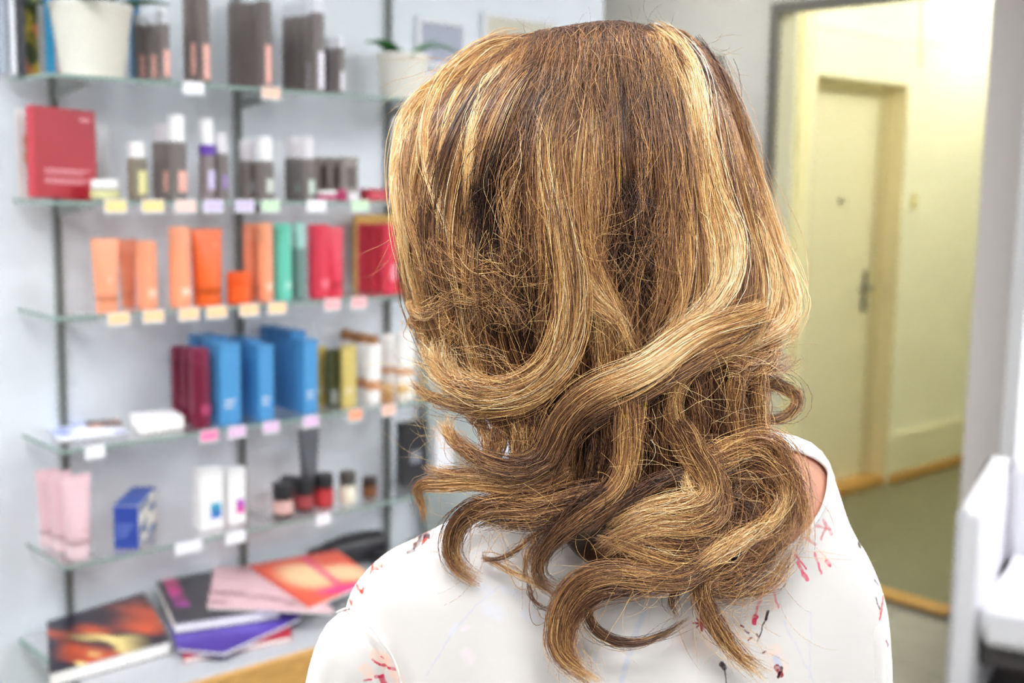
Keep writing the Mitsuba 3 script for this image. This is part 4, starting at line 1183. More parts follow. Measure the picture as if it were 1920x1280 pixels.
s1 = sleeve([(692, 1170, 46), (677, 1202, 32), (667, 1255, 8), (659, 1330, -15), (650, 1420, -38), (628, 1600, -60), (612, 1800, -60), (604, 1950, -70)], [64, 86, 101, 110, 116, 118, 120, 122], [-.5, 0, -.8])
part(pn + '__blouse', 'sleeve', s1, CLOTH, smooth=True)
s2 = sleeve([(1578, 1120, -35), (1584, 1160, -45), (1588, 1230, -50), (1590, 1320, -55), (1600, 1420, -55), (1630, 1600, -60), (1650, 1800, -60), (1660, 1950, -70)], [88, 94, 99, 104, 110, 116, 120, 122], [.1, 0, -1], seed=2)
part(pn + '__blouse', 'sleeve', s2, CLOTH, smooth=True)
# stitched seam between back and sleeve
sp_ = np.array([(632, 1148, 0), (650, 1141, 60), (668, 1146, 95), (690, 1168, 120), (715, 1200, 140), (738, 1236, 150), (752, 1280, 155), (760, 1340, 155)], float)
part(pn + '__blouse', 'shoulder_seam', tube(P(*catmull(sp_, 40).T), .0011, 8), CLOTH, smooth=True)


# ------------------------------------------------------------------ the hair
ENV = np.array([(40, 1110, 1225, 95), (55, 1030, 1268, 150), (75, 975, 1300, 185), (100, 920, 1322, 212), (125, 880, 1335, 232), (150, 848, 1347, 246), (200, 790, 1367, 268), (250, 758, 1386, 284), (300, 738, 1403, 295), (400, 730, 1432, 303), (500, 740, 1468, 300),
                (600, 780, 1490, 286), (700, 815, 1490, 272), (800, 830, 1480, 262), (900, 800, 1520, 250), (1000, 820, 1540, 246), (1100, 860, 1540, 244), (1300, 860, 1540, 244)], float)


def env(u, v):
    L, R, dm = (np.interp(v, ENV[:, 0], ENV[:, k]) for k in (1, 2, 3))
    s = (u - (L + R) / 2) / ((R - L) / 2)
    d = dm * np.sqrt(np.clip(1 - np.abs(s) ** 2.4, 0.0, 1))
    floor_ = np.interp(v, [0, 500, 650, 800, 900, 1000], [0, 20, 110, 185, 205, 215])
    return np.maximum(d, floor_ * np.clip(1.6 - np.abs(s), .35, 1))


TONES = np.array([(0, 40, 23, 15), (.15, 66, 41, 28), (.3, 104, 67, 45), (.45, 146, 101, 68), (.6, 192, 142, 88), (.75, 229, 185, 117), (.9, 250, 221, 160), (1.05, 255, 242, 208)])
TL_ = np.array([[t, *lin((r, g, b))] for t, r, g, b in TONES])


def tone(t):
    return np.stack([np.interp(t, TL_[:, 0], TL_[:, k]) for k in (1, 2, 3)], -1)


scene['hair_bsdf'] = {'type': 'twosided', 'b': {'type': 'principled', 'base_color': {'type': 'mesh_attribute', 'name': 'vertex_color'}, 'roughness': .31, 'specular': .65}}


def strand_mesh(U, rad, T_):
    """U (n, k, 3) in (u, v, d), rad (n, k) in the same units, T_ (n, k) tone -> one mesh of thin three-sided hairs with its colours"""
    p = P(U[..., 0], U[..., 1], U[..., 2])
    n, k = p.shape[:2]
    t = np.gradient(p, axis=1)
    t /= np.linalg.norm(t, axis=-1, keepdims=True) + 1e-12
    a = np.cross(t, np.array([.12, -1., .07]))
    a /= np.linalg.norm(a, axis=-1, keepdims=True) + 1e-12
    b = np.cross(t, a)
    r = (rad * UN)[..., None]
    ring = [p + r * (math.cos(q) * a + math.sin(q) * b) for q in (math.pi / 2, math.pi / 2 + 2 * math.pi / 3, math.pi / 2 + 4 * math.pi / 3)]
    v = np.stack(ring, 2).reshape(-1, 3)
    i, j, s = np.meshgrid(np.arange(n), np.arange(k - 1), np.arange(3), indexing='ij')
    q0 = (i * k + j) * 3 + s
    q1 = (i * k + j) * 3 + (s + 1) % 3
    f = np.concatenate([np.stack([q0, q1, q1 + 3], -1).reshape(-1, 3), np.stack([q0, q1 + 3, q0 + 3], -1).reshape(-1, 3)])
    col = np.repeat(tone(T_).reshape(-1, 3), 3, axis=0)
    return trimesh.Trimesh(v, f, process=False), col


def smooth_noise(n, k, amp, waves=(.7, 1.5, 2.7)):
    x = np.linspace(0, 1, k)[None]
    y = np.zeros((n, k))
    for w in waves:
        y += rng.normal(0, 1, (n, 1)) / w * np.sin(2 * np.pi * (w * x * rng.uniform(.6, 1.2, (n, 1)) + rng.uniform(0, 1, (n, 1))))
    return amp * y


hair_key = pn + '__hair'
labels[hair_key] = {'label': 'shoulder-length wavy hair with dark roots and golden highlights'}
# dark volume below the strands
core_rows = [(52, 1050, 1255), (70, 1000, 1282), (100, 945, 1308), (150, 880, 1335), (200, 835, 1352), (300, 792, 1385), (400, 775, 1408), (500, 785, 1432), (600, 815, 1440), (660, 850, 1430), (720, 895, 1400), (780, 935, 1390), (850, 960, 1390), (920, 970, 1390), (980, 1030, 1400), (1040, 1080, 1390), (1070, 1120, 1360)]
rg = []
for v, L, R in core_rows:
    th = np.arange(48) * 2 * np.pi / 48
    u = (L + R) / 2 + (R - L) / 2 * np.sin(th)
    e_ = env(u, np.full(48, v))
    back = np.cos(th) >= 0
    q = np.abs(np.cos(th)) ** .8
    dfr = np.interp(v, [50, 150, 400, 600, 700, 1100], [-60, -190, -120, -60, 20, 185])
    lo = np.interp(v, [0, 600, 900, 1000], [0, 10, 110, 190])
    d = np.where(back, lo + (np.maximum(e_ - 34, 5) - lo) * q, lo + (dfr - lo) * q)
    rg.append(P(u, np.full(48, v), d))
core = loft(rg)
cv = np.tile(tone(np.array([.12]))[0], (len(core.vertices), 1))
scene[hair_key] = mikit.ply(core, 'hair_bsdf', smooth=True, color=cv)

GUIDES = [
    [(1040, 72), (985, 66), (930, 80), (875, 118), (830, 160), (795, 212), (768, 285), (752, 375), (750, 465), (770, 555), (800, 620), (830, 690), (870, 760)],
    [(1060, 78), (1000, 82), (935, 110), (885, 160), (850, 220), (822, 290), (805, 370), (800, 450), (808, 530), (825, 610), (855, 690), (900, 770)],
    [(1075, 86), (1020, 95), (960, 135), (915, 190), (888, 250), (870, 320), (860, 400), (858, 480), (868, 560), (880, 640), (905, 720), (950, 810)],
    [(1090, 92), (1045, 115), (1000, 160), (968, 220), (950, 290), (940, 370), (938, 450), (942, 540), (955, 640), (985, 720), (1005, 800), (1010, 880)],
    [(1105, 96), (1075, 130), (1045, 180), (1025, 240), (1015, 310), (1012, 390), (1020, 470), (1035, 560), (1040, 650), (1050, 720), (1060, 800), (1060, 900)],
    [(1120, 96), (1105, 140), (1095, 200), (1085, 270), (1080, 350), (1085, 430), (1100, 520), (1115, 600), (1120, 660), (1125, 740), (1120, 830), (1105, 930)],
    [(1140, 90), (1140, 140), (1142, 200), (1145, 280), (1150, 360), (1155, 450), (1165, 540), (1175, 630), (1180, 720), (1180, 820), (1175, 950)],
    [(1165, 80), (1185, 130), (1195, 190), (1205, 270), (1215, 360), (1220, 450), (1222, 540), (1215, 640), (1215, 740), (1220, 840), (1225, 970)],
    [(1185, 68), (1222, 98), (1250, 150), (1268, 220), (1280, 300), (1290, 390), (1298, 480), (1290, 570), (1260, 650), (1250, 740), (1255, 840), (1270, 970)],
    [(1200, 56), (1248, 76), (1285, 120), (1308, 190), (1325, 270), (1345, 360), (1362, 450), (1360, 540), (1325, 620), (1300, 700), (1300, 800), (1320, 940)],
    [(1215, 47), (1270, 66), (1315, 110), (1345, 170), (1368, 250), (1390, 340), (1410, 430), (1425, 520), (1420, 600), (1400, 680), (1385, 760), (1390, 860)],
    [(1225, 44), (1285, 62), (1330, 110), (1360, 170), (1385, 250), (1408, 340), (1435, 430), (1460, 520), (1465, 600), (1450, 670), (1420, 740), (1415, 820)]]
K = 30
G = np.array([catmull(g_, K) for g_ in GUIDES])


def guide(s):
    s = np.clip(s, 0, len(G) - 1.001)
    i = s.astype(int)
    f = (s - i)[:, None, None]
    return G[i] * (1 - f) + G[i + 1] * f


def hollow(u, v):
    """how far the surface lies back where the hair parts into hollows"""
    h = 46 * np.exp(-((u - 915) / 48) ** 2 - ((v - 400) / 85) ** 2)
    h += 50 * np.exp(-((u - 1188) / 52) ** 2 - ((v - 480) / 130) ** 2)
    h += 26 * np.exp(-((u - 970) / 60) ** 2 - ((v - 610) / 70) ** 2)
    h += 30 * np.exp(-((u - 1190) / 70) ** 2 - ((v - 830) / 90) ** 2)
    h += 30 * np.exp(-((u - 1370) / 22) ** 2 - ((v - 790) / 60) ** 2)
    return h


def streak(s):
    """lightness of the strands across the head, from left to right"""
    x = [0, .3, .7, 1.0, 1.3, 1.6, 1.9, 2.2, 2.6, 3.0, 3.5, 4.0, 4.4, 4.8, 5.2, 5.6, 6.0, 6.5, 7.0, 7.5, 8.0, 8.4, 8.7, 9.0, 9.3, 9.7, 10.1, 10.5, 11]
    y = [.70, .50, .36, .50, .42, .66, .44, .62, .40, .36, .36, .44, .52, .48, .56, .50, .47, .42, .37, .38, .40, .47, .74, .80, .62, .48, .44, .46, .60]
    return np.interp(s, x, y)


NC, NS = 190, 30
sc_ = np.sort(rng.uniform(0, 11, NC))
cs = np.repeat(sc_, NS)
n = NC * NS
s = np.clip(cs + rng.normal(0, .085, n), 0, 11)
U2 = guide(s)
x = np.linspace(0, 1, K)[None]
cl_w = np.repeat(smooth_noise(NC, K, 5.0, (1, 2.2)), NS, 0)
cl_d = np.repeat(rng.normal(0, 11, (NC, 1)) + smooth_noise(NC, K, 5., (1, 2)), NS, 0)
U = np.zeros((n, K, 3))
U[..., 0] = U2[..., 0] + (cl_w + smooth_noise(n, K, 3.2)) * np.clip(x * 4, .15, 1) * (1 + .8 * x)
U[..., 1] = U2[..., 1] + smooth_noise(n, K, 3.) * (.2 + x)
dd = env(U[..., 0], U[..., 1]) - hollow(U[..., 0], U[..., 1]) + (cl_d + rng.normal(0, 7, (n, 1))) * np.clip(x * 4, .25, 1) - 10
dd -= 26 * np.clip((U[..., 1] - 560) / 120, 0, 1)
U[..., 2] = dd
clump_t = np.repeat(rng.normal(0, .12, NC), NS)
root = np.clip(1 - x / np.interp(s, [0, 2, 4, 7, 8.6, 9, 11], [.10, .14, .22, .22, .06, .06, .12])[:, None], 0, 1)
Tn = streak(s)[:, None] + clump_t[:, None] + rng.normal(0, .14, (n, 1)) - .30 * root ** .7 + .10 * np.clip(x - .3, 0, .5)
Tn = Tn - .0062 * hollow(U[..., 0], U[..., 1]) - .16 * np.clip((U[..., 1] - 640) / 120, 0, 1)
rad = rng.uniform(.48, .85, (n, 1)) * np.clip((1.02 - x) * 6, .25, 1)
mesh, col = strand_mesh(U, rad, Tn)
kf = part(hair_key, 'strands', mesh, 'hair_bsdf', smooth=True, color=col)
labels[kf] = {'label': 'smooth hair falling from the crown', 'kind': 'stuff'}


# crown: roots running over the top of the head into the falling hair
nr = 2000
u0 = rng.uniform(965, 1290, nr)
OT = np.array([(960, 72), (985, 65), (1020, 57), (1060, 51), (1100, 44), (1130, 41), (1160, 40), (1200, 46), (1235, 55), (1262, 66), (1290, 84)], float)
vt = np.interp(u0, OT[:, 0], OT[:, 1])
L_ = rng.uniform(.35, 1.0, nr) + rng.exponential(.38, nr) + .25 * np.repeat(rng.uniform(0, 1, nr // 10), 10)
f_ = (u0 - 1132) / 160
kk = 16
pts = []
for q, (du, dv, dz) in enumerate([(-.12, 4, -80), (-.04, 0, -20), (0, 1, 40), (.06, 9, 105), (.16, 30, 165), (.30, 62, 205), (.42, 100, 232)]):
    lv = np.where(q > 2, L_, 1.)
    uu = u0 + du * (u0 - 1132) * lv + rng.normal(0, 3, nr)
    v_ = vt + dv * lv + rng.normal(0, 1., nr) + (6 * abs(f_) * (q > 3))
    e_ = env(uu, v_) + 3
    dd_ = np.where(q >= 4, e_, np.minimum(dz, e_ + 20)) + rng.normal(0, 3, nr)
    pts.append(np.stack([uu, v_, dd_], -1))
pts = np.stack(pts, 1)
Uc = np.stack([catmull(q_, kk) for q_ in pts])
xc = np.linspace(0, 1, kk)[None]
Uc[..., 0] += (np.repeat(smooth_noise(nr // 20, kk, 7), 20, 0) + smooth_noise(nr, kk, 3.)) * np.clip(xc * 1.6, .2, 1)
Uc[..., 2] -= 8 * np.clip((xc - .75) * 4, 0, 1)
tc = .27 + rng.normal(0, .11, (nr, 1)) + np.repeat(rng.normal(0, .06, (nr // 20, 1)), 20, 0) + np.clip(xc - .55, 0, 1) * .5
tc = tc + .34 * np.exp(-((u0 - 1222) / 16) ** 2)[:, None] * np.clip(xc * 2, 0, 1) + .24 * np.exp(-((u0 - 1000) / 18) ** 2)[:, None] * xc + .15 * np.exp(-((u0 - 968) / 12) ** 2)[:, None]
mesh, col = strand_mesh(Uc, rng.uniform(.45, .8, (nr, 1)) * np.interp(xc, [0, .8, 1], [1, .9, .3]), tc)
kf = part(hair_key, 'crown', mesh, 'hair_bsdf', smooth=True, color=col)
labels[kf] = {'label': 'dark roots over the crown', 'kind': 'stuff'}

# hair round the sides and the front of the head (away from the camera)
fr = []
for sg, cx in ((-1, 1), (1, -1)):
    for i in range(420):
        a = rng.uniform(0, 1)
        d0_ = 60 - 210 * a
        base = 815 if sg < 0 else 1395
        w_ = (1 - .55 * a ** 2)
        mid = 1105
        ou = lambda f: mid + sg * f * w_
        pts = [(mid + sg * 25, 62 + 25 * a, d0_ * .4), (ou(150), 95 + 35 * a, d0_ * .8), (ou(225), 170 + 40 * a, d0_), (ou(268), 300 + 20 * a, d0_), (ou(290), 450, d0_), (ou(295), 600, d0_ + 10), (ou(270), 700 + 40 * rng.uniform(-1, 1), d0_ * .8 + 30)]
        c = catmull(np.array(pts, float), 18)
        c += rng.normal(0, 5, 3)
        fr.append(c)
fr = np.array(fr)
Tf = .45 + rng.normal(0, .12, (len(fr), 1)) - .3 * np.clip(1 - np.linspace(0, 1, 18)[None] * 5, 0, 1)
mesh, col = strand_mesh(fr, np.full((len(fr), 18), .9), Tf)
kf = part(hair_key, 'front_strands', mesh, 'hair_bsdf', smooth=True, color=col)
labels[kf] = {'label': 'hair hanging in front of the ears', 'kind': 'stuff'}


def lock(pts, w, tones, n=160, off=10, thick=.45, frizz=2.0, k=22, spread=.25, sd=.09, r=(.5, .85), jitter=.24, absd=None, twist=0., prof=None):
    """one lock: its centre line (u, v[, offset]), half width, tones along it, number of hairs"""
    a = np.array([(q[0], q[1], (q[2] if len(q) > 2 else 0)) for q in pts], float)
    c = catmull(a, k)
    d0 = env(c[:, 0], c[:, 1])
    d0 = np.convolve(np.pad(d0, 2, mode='edge'), np.ones(5) / 5, 'valid')
    x0_ = np.linspace(0, 1, k)
    c[:, 2] += (d0 if absd is None else absd) + off
    t = np.gradient(c, axis=0)
    t /= np.linalg.norm(t, axis=1, keepdims=True)
    nn = np.stack([-t[:, 1], t[:, 0], np.zeros(k)], 1)
    nn /= np.linalg.norm(nn, axis=1, keepdims=True) + 1e-9
    bb = np.cross(t, nn)
    if twist:
        q = np.linspace(0, twist, k)[:, None]
        nn, bb = np.cos(q) * nn + np.sin(q) * bb, -np.sin(q) * nn + np.cos(q) * bb
    x = np.linspace(0, 1, k)
    prof = prof or ([0, .15, .6, 1], [.75, 1, .95, .55])
    if a[0, 1] < 340:                      # grows out of the crown
        prof = ([0, .12] + [max(q, .3) for q in prof[0][1:]], [.9, .9] + list(prof[1][1:]))
        c[:, 2] -= off * np.clip(1 - x0_ * 4, 0, 1) + 14 * np.clip(1 - x0_ * 6, 0, 1)
    wp = np.interp(x, *prof) * w
    n = max(8, int(n))
    ang, rr = rng.uniform(0, 2 * np.pi, n), np.sqrt(rng.uniform(0, 1, n)) * np.where(rng.uniform(0, 1, n) < .2, rng.uniform(1, 1.7, n), .95)
    oa, ob = (rr * np.cos(ang))[:, None], (rr * np.sin(ang))[:, None]
    # sub-clumps inside the lock
    g_ = rng.integers(0, max(4, n // 13), n)
    cl = smooth_noise(g_.max() + 1, k, w * .17, (1, 2.1))[g_]
    cb = smooth_noise(g_.max() + 1, k, w * .15, (1, 2.1))[g_]
    ends = np.clip(1 - np.abs(rng.normal(0, jitter, n)), .35, 1)[:, None]
    starts = np.clip(np.abs(rng.normal(0, .14 if a[0, 1] < 340 else .04, n)), 0, .4)[:, None]
    xs = starts + (ends - starts) * x[None]
    ce = np.stack([np.interp(xs, x, c[:, i]) for i in range(3)], -1)
    ne = np.stack([np.interp(xs, x, nn[:, i]) for i in range(3)], -1)
    be = np.stack([np.interp(xs, x, bb[:, i]) for i in range(3)], -1)
    we = np.interp(xs, x, wp)
    wild = np.where(rng.uniform(0, 1, n) < .13, rng.uniform(2, 5, n), 1.)[:, None]
    if frizz > 4:
        wild = np.minimum(wild, 1.6)
    tip = np.clip((x - .72) / .28, 0, 1)[None] ** 1.5
    oa2 = oa * we + cl + smooth_noise(n, k, frizz) * wild + tip * rng.normal(0, w * spread, (n, 1))
    ob2 = ob * we * thick + cb + smooth_noise(n, k, frizz * .7) * wild + tip * rng.normal(0, w * spread * .6, (n, 1))
    U = ce + ne * oa2[..., None] + be * ob2[..., None]
    tt = np.interp(xs, np.linspace(0, 1, len(tones)), tones) + rng.normal(0, sd, (n, 1)) + rng.normal(0, .10, g_.max() + 1)[g_][:, None]
    rad = rng.uniform(*r, (n, 1)) * np.interp(x, [0, .1, .8, 1], [.6, 1, .9, .3])[None]
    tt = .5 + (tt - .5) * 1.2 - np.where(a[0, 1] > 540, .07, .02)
    mesh, col = strand_mesh(U, rad, tt)
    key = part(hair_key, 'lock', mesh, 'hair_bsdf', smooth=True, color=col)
    labels[key] = {'kind': 'stuff'}
    return key


# upper left streaks
lock([(1000, 92), (945, 125), (912, 165), (892, 220), (884, 270), (878, 330), (870, 410)], 10, [.6, .85, .88, .7, .5], 110, 4, frizz=1.5)
lock([(1013, 76), (931, 97), (884, 146), (858, 190), (842, 240), (830, 300), (824, 360), (828, 430)], 12, [.6, .8, .82, .72, .62], 130, 4, frizz=1.5)
lock([(985, 84), (915, 118), (872, 165), (848, 215), (832, 270), (820, 330), (812, 390)], 6, [.3, .36, .4, .42, .4], 60, 4, frizz=1.2)
lock([(1045, 98), (985, 130), (945, 175), (918, 230), (903, 290), (893, 360)], 9, [.3, .38, .4, .42, .4], 90, 3, frizz=1.5)
lock([(954, 67), (900, 92), (865, 121), (832, 155), (812, 200), (802, 240), (802, 290), (808, 332), (821, 367), (834, 405), (842, 435), (846, 470)], 13, [.5, .62, .72, .78, .8, .76], 190, 8, frizz=1.6)
lock([(985, 66), (921, 81), (862, 120), (812, 165), (775, 203), (758, 240), (748, 290), (745, 350), (752, 420), (764, 484), (774, 531), (786, 575), (800, 615)], 13, [.5, .7, .78, .82, .84, .8, .68], 220, 10, frizz=2)
lock([(860, 130), (815, 160), (780, 200), (762, 240), (752, 280), (742, 330), (738, 380)], 6, [.7, .85, .9, .8], 40, 14, frizz=5, jitter=.3)
lock([(790, 215), (775, 260), (764, 320), (771, 390), (781, 437), (797, 484), (801, 531), (803, 580), (798, 620)], 13, [.5, .6, .64, .66, .7], 180, 8, frizz=2)
lock([(790, 330), (800, 400), (808, 460), (812, 520), (815, 570)], 11, [.4, .42, .5, .55], 110, 0)
# left: curl round the end of those, fuzzy swirl inside
lock([(771, 560), (778, 580), (797, 588), (825, 572), (855, 556), (885, 560), (905, 552)], 12, [.62, .66, .6, .55, .6], 150, 14, frizz=3)
lock([(830, 430), (846, 462), (868, 490), (895, 508), (925, 520), (948, 540), (940, 570)], 30, [.48, .54, .52, .48, .42], 200, -6, frizz=9, spread=.6)
lock([(812, 480), (838, 520), (880, 545), (930, 560), (965, 590), (960, 630)], 26, [.44, .48, .45, .42, .4], 150, -8, frizz=9, spread=.6)
lock([(780, 585), (790, 610), (800, 640), (815, 670), (830, 690)], 13, [.55, .62, .66, .7], 120, 6, frizz=3)
lock([(860, 560), (852, 590), (850, 625), (846, 655)], 22, [.5, .62, .7, .75], 110, 2, frizz=6, spread=.6)
lock([(900, 560), (905, 610), (915, 660), (920, 705)], 26, [.4, .42, .45, .5], 110, -12, frizz=5)
# dark hollow on the left, thin light hairs across it
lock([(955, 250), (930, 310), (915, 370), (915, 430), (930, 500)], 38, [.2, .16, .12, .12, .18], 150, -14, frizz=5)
lock([(1000, 240), (975, 310), (958, 370), (950, 430), (960, 500), (975, 570)], 24, [.38, .44, .46, .46, .46], 44, 2, frizz=8)
lock([(990, 180), (985, 260), (978, 330), (970, 400), (968, 470)], 16, [.4, .5, .55, .55], 45, 6, frizz=7)
# centre
lock([(1060, 140), (1030, 210), (1022, 290), (1026, 360), (1040, 425), (1062, 475), (1085, 525), (1120, 570), (1160, 605), (1182, 655)], 20, [.34, .46, .56, .64, .70, .72, .68], 250, 8, frizz=2.5)
lock([(1080, 160), (1062, 240), (1062, 320), (1075, 400), (1100, 470), (1130, 535), (1160, 590), (1178, 640), (1196, 668)], 18, [.34, .46, .52, .58, .64, .64], 210, 5, frizz=2.5)
lock([(1005, 200), (998, 280), (1002, 350), (1012, 420), (1022, 500), (1020, 580), (1005, 660)], 18, [.36, .42, .46, .46, .44, .4], 130, 2, frizz=3.5)
lock([(1100, 150), (1108, 230), (1112, 310), (1112, 390), (1118, 460), (1135, 530)], 15, [.3, .54, .62, .6, .56], 120, 5, frizz=3)
lock([(1120, 150), (1132, 220), (1138, 300), (1138, 380), (1130, 450), (1125, 520)], 12, [.3, .5, .52, .5, .44], 90, 5, frizz=3)
lock([(1180, 150), (1198, 230), (1205, 300), (1200, 370), (1190, 440)], 13, [.28, .42, .48, .46, .4], 80, 4, frizz=4)
lock([(1225, 160), (1240, 240), (1248, 320), (1252, 400), (1250, 480), (1238, 560), (1210, 640)], 18, [.3, .4, .44, .46, .48, .48], 170, 4, frizz=3)
lock([(1255, 200), (1272, 290), (1282, 380), (1290, 460), (1285, 540), (1262, 610), (1230, 660)], 16, [.36, .46, .52, .58, .62, .62], 170, 6, frizz=2.5)
# hollow right of the centre
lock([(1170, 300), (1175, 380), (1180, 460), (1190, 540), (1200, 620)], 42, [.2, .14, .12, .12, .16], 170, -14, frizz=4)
lock([(1215, 330), (1195, 400), (1172, 470), (1150, 540), (1140, 600)], 30, [.3, .3, .3, .3, .32], 40, -4, frizz=7)
lock([(1150, 330), (1172, 400), (1200, 470), (1222, 540), (1228, 610)], 30, [.3, .32, .32, .34, .34], 40, -4, frizz=7)
lock([(1240, 380), (1215, 450), (1195, 520), (1185, 600), (1190, 660)], 20, [.3, .3, .34, .34], 60, -6, frizz=6)
# right: blonde front of the fringe of the head
lock([(1212, 48), (1251, 74), (1280, 110), (1296, 155), (1308, 210), (1316, 255), (1326, 315), (1346, 385), (1366, 440), (1369, 490), (1352, 540), (1318, 578), (1284, 603), (1245, 640), (1205, 672)], 21, [.78, .86, .88, .8, .72, .72, .8, .9, .9, .84, .76], 400, 10, frizz=1.8, prof=([0, .1, .3, .5, .7, 1], [.5, .8, .8, .9, 1.3, .8]))
lock([(1290, 230), (1305, 310), (1318, 400), (1332, 470), (1330, 535), (1302, 585), (1262, 625), (1228, 660)], 18, [.5, .56, .66, .74, .76, .7], 240, 6, frizz=2)
lock([(1345, 240), (1360, 320), (1378, 400), (1396, 470), (1398, 540), (1380, 590)], 12, [.4, .46, .5, .52, .5], 120, 4, frizz=2)
lock([(1335, 110), (1372, 200), (1400, 290), (1426, 380), (1449, 455), (1470, 515), (1484, 566), (1484, 600), (1450, 618), (1413, 637), (1356, 662), (1308, 678), (1276, 706), (1261, 742), (1267, 790), (1296, 834), (1335, 860)], 19, [.42, .46, .55, .68, .78, .82, .76, .66, .62, .64, .68], 420, 12, frizz=2.2)
lock([(1300, 70), (1345, 130), (1382, 220), (1410, 320), (1440, 410), (1468, 490), (1486, 556), (1491, 600), (1488, 640), (1480, 668)], 11, [.35, .45, .55, .7, .8, .82, .75], 150, 8, frizz=2.5)
lock([(1385, 300), (1408, 400), (1428, 480), (1438, 550), (1420, 606), (1372, 645), (1322, 676), (1290, 705)], 20, [.45, .55, .66, .7, .66, .6], 230, 4, frizz=2.5)
# long S-shaped lock sweeping to the left
lock([(1440, 575), (1400, 592), (1355, 606), (1314, 622), (1272, 650), (1225, 686), (1179, 710), (1120, 733), (1071, 768), (1045, 808), (1033, 846), (1005, 871), (954, 880), (896, 860, 10), (860, 834, 30), (838, 808, 50), (825, 785, 60)], 22, [.62, .7, .84, .96, .8, .56, .46, .42, .5, .6, .78], 460, 34, frizz=2, prof=([0, .2, .4, .6, .8, 1], [.8, 1, 1.15, 1.1, .9, .28]))
lock([(1390, 632), (1330, 662), (1270, 696), (1210, 732), (1150, 758), (1092, 790), (1062, 830), (1046, 880), (1032, 925)], 20, [.5, .5, .46, .38, .34, .34, .4], 280, 22, frizz=2.2)
lock([(1420, 600), (1380, 628), (1340, 648), (1300, 664), (1262, 676)], 13, [.55, .6, .66, .6], 120, 24)
# big U-shaped lock on the left
lock([(1040, 300), (1055, 420), (1068, 520), (1066, 600), (1048, 664), (1013, 706), (966, 729), (919, 737), (868, 728, 30), (832, 702, 65), (810, 666, 90), (804, 640, 95)], 27, [.4, .5, .56, .6, .64, .66, .70, .78, .82], 480, 26, frizz=2.2, spread=.7, sd=.13, jitter=.16, prof=([0, .3, .6, .85, 1], [.6, 1, 1.0, .85, .5]))
lock([(1085, 560), (1078, 640), (1056, 698), (1012, 742), (960, 764), (900, 768), (850, 757, 35), (802, 744, 70), (765, 716, 90)], 15, [.5, .58, .62, .64, .68, .72], 190, 18, frizz=2.5, prof=([0, .3, .6, .85, 1], [1, 1, 1.0, .5, .2]))
lock([(930, 760), (936, 805), (930, 845), (905, 872)], 16, [.5, .6, .66, .6], 120, 0)
lock([(965, 765), (975, 815), (968, 860), (940, 890)], 18, [.45, .55, .58, .5], 140, 0)
lock([(1010, 760), (1012, 810), (995, 855), (965, 885)], 20, [.4, .5, .5, .45], 140, 0)
lock([(880, 770), (905, 800), (915, 835), (912, 870)], 12, [.6, .6, .6, .55], 80, -4)
# nape: hanging strands between the curls
lock([(1120, 740), (1128, 810), (1122, 880), (1105, 950)], 24, [.34, .34, .3, .28], 140, 2)
lock([(1190, 690), (1186, 780), (1182, 860), (1170, 930)], 22, [.5, .56, .54, .46], 170, 6)
lock([(1160, 720), (1156, 800), (1150, 870), (1135, 930)], 14, [.44, .46, .42, .36], 90, 4)
lock([(1230, 730), (1238, 810), (1240, 890), (1235, 950)], 22, [.3, .3, .3, .3], 130, -4)
lock([(1262, 740), (1256, 820), (1262, 890), (1280, 930)], 14, [.46, .48, .46, .5], 90, 4)
lock([(1300, 700), (1312, 770), (1318, 830), (1330, 880)], 18, [.42, .44, .44, .46], 130, 0)
lock([(1340, 690), (1345, 760), (1352, 820), (1360, 870)], 18, [.34, .32, .3, .34], 110, -8)
lock([(1392, 660), (1380, 740), (1384, 800), (1398, 862)], 16, [.56, .54, .52, .56], 140, 8)
lock([(1412, 680), (1424, 750), (1430, 810), (1442, 865)], 17, [.6, .62, .6, .64], 140, 2)
# right: loose fluff and the open curl
lock([(1395, 706), (1448, 716), (1482, 732), (1496, 750), (1486, 771), (1460, 786), (1418, 790)], 10, [.46, .52, .54, .52, .48, .46], 150, 0, absd=60, frizz=2, jitter=.06)
lock([(1410, 722), (1445, 726), (1464, 712), (1470, 704)], 7, [.5, .56, .6], 40, 0, absd=60, frizz=2)
lock([(1360, 690), (1400, 684), (1436, 670), (1462, 648), (1486, 642)], 17, [.56, .62, .66, .62], 110, 6, frizz=6, spread=.7)
lock([(1370, 715), (1410, 704), (1450, 690), (1482, 676), (1492, 664)], 12, [.55, .6, .6, .56], 80, 0, frizz=6, spread=.7)
lock([(1296, 862), (1340, 862), (1389, 843), (1428, 832), (1452, 842), (1474, 880), (1488, 930), (1484, 985), (1468, 1040)], 26, [.7, .74, .64, .58, .56, .58, .62], 260, 22, frizz=5, spread=.5)
lock([(1345, 880), (1400, 862), (1442, 872), (1476, 905), (1500, 950), (1503, 995), (1484, 1035)], 20, [.5, .5, .5, .55, .6, .62], 110, 20, frizz=7, spread=.6)
lock([(1370, 900), (1420, 900), (1450, 940), (1460, 990), (1450, 1040)], 28, [.44, .44, .48, .5], 170, 8, frizz=6)
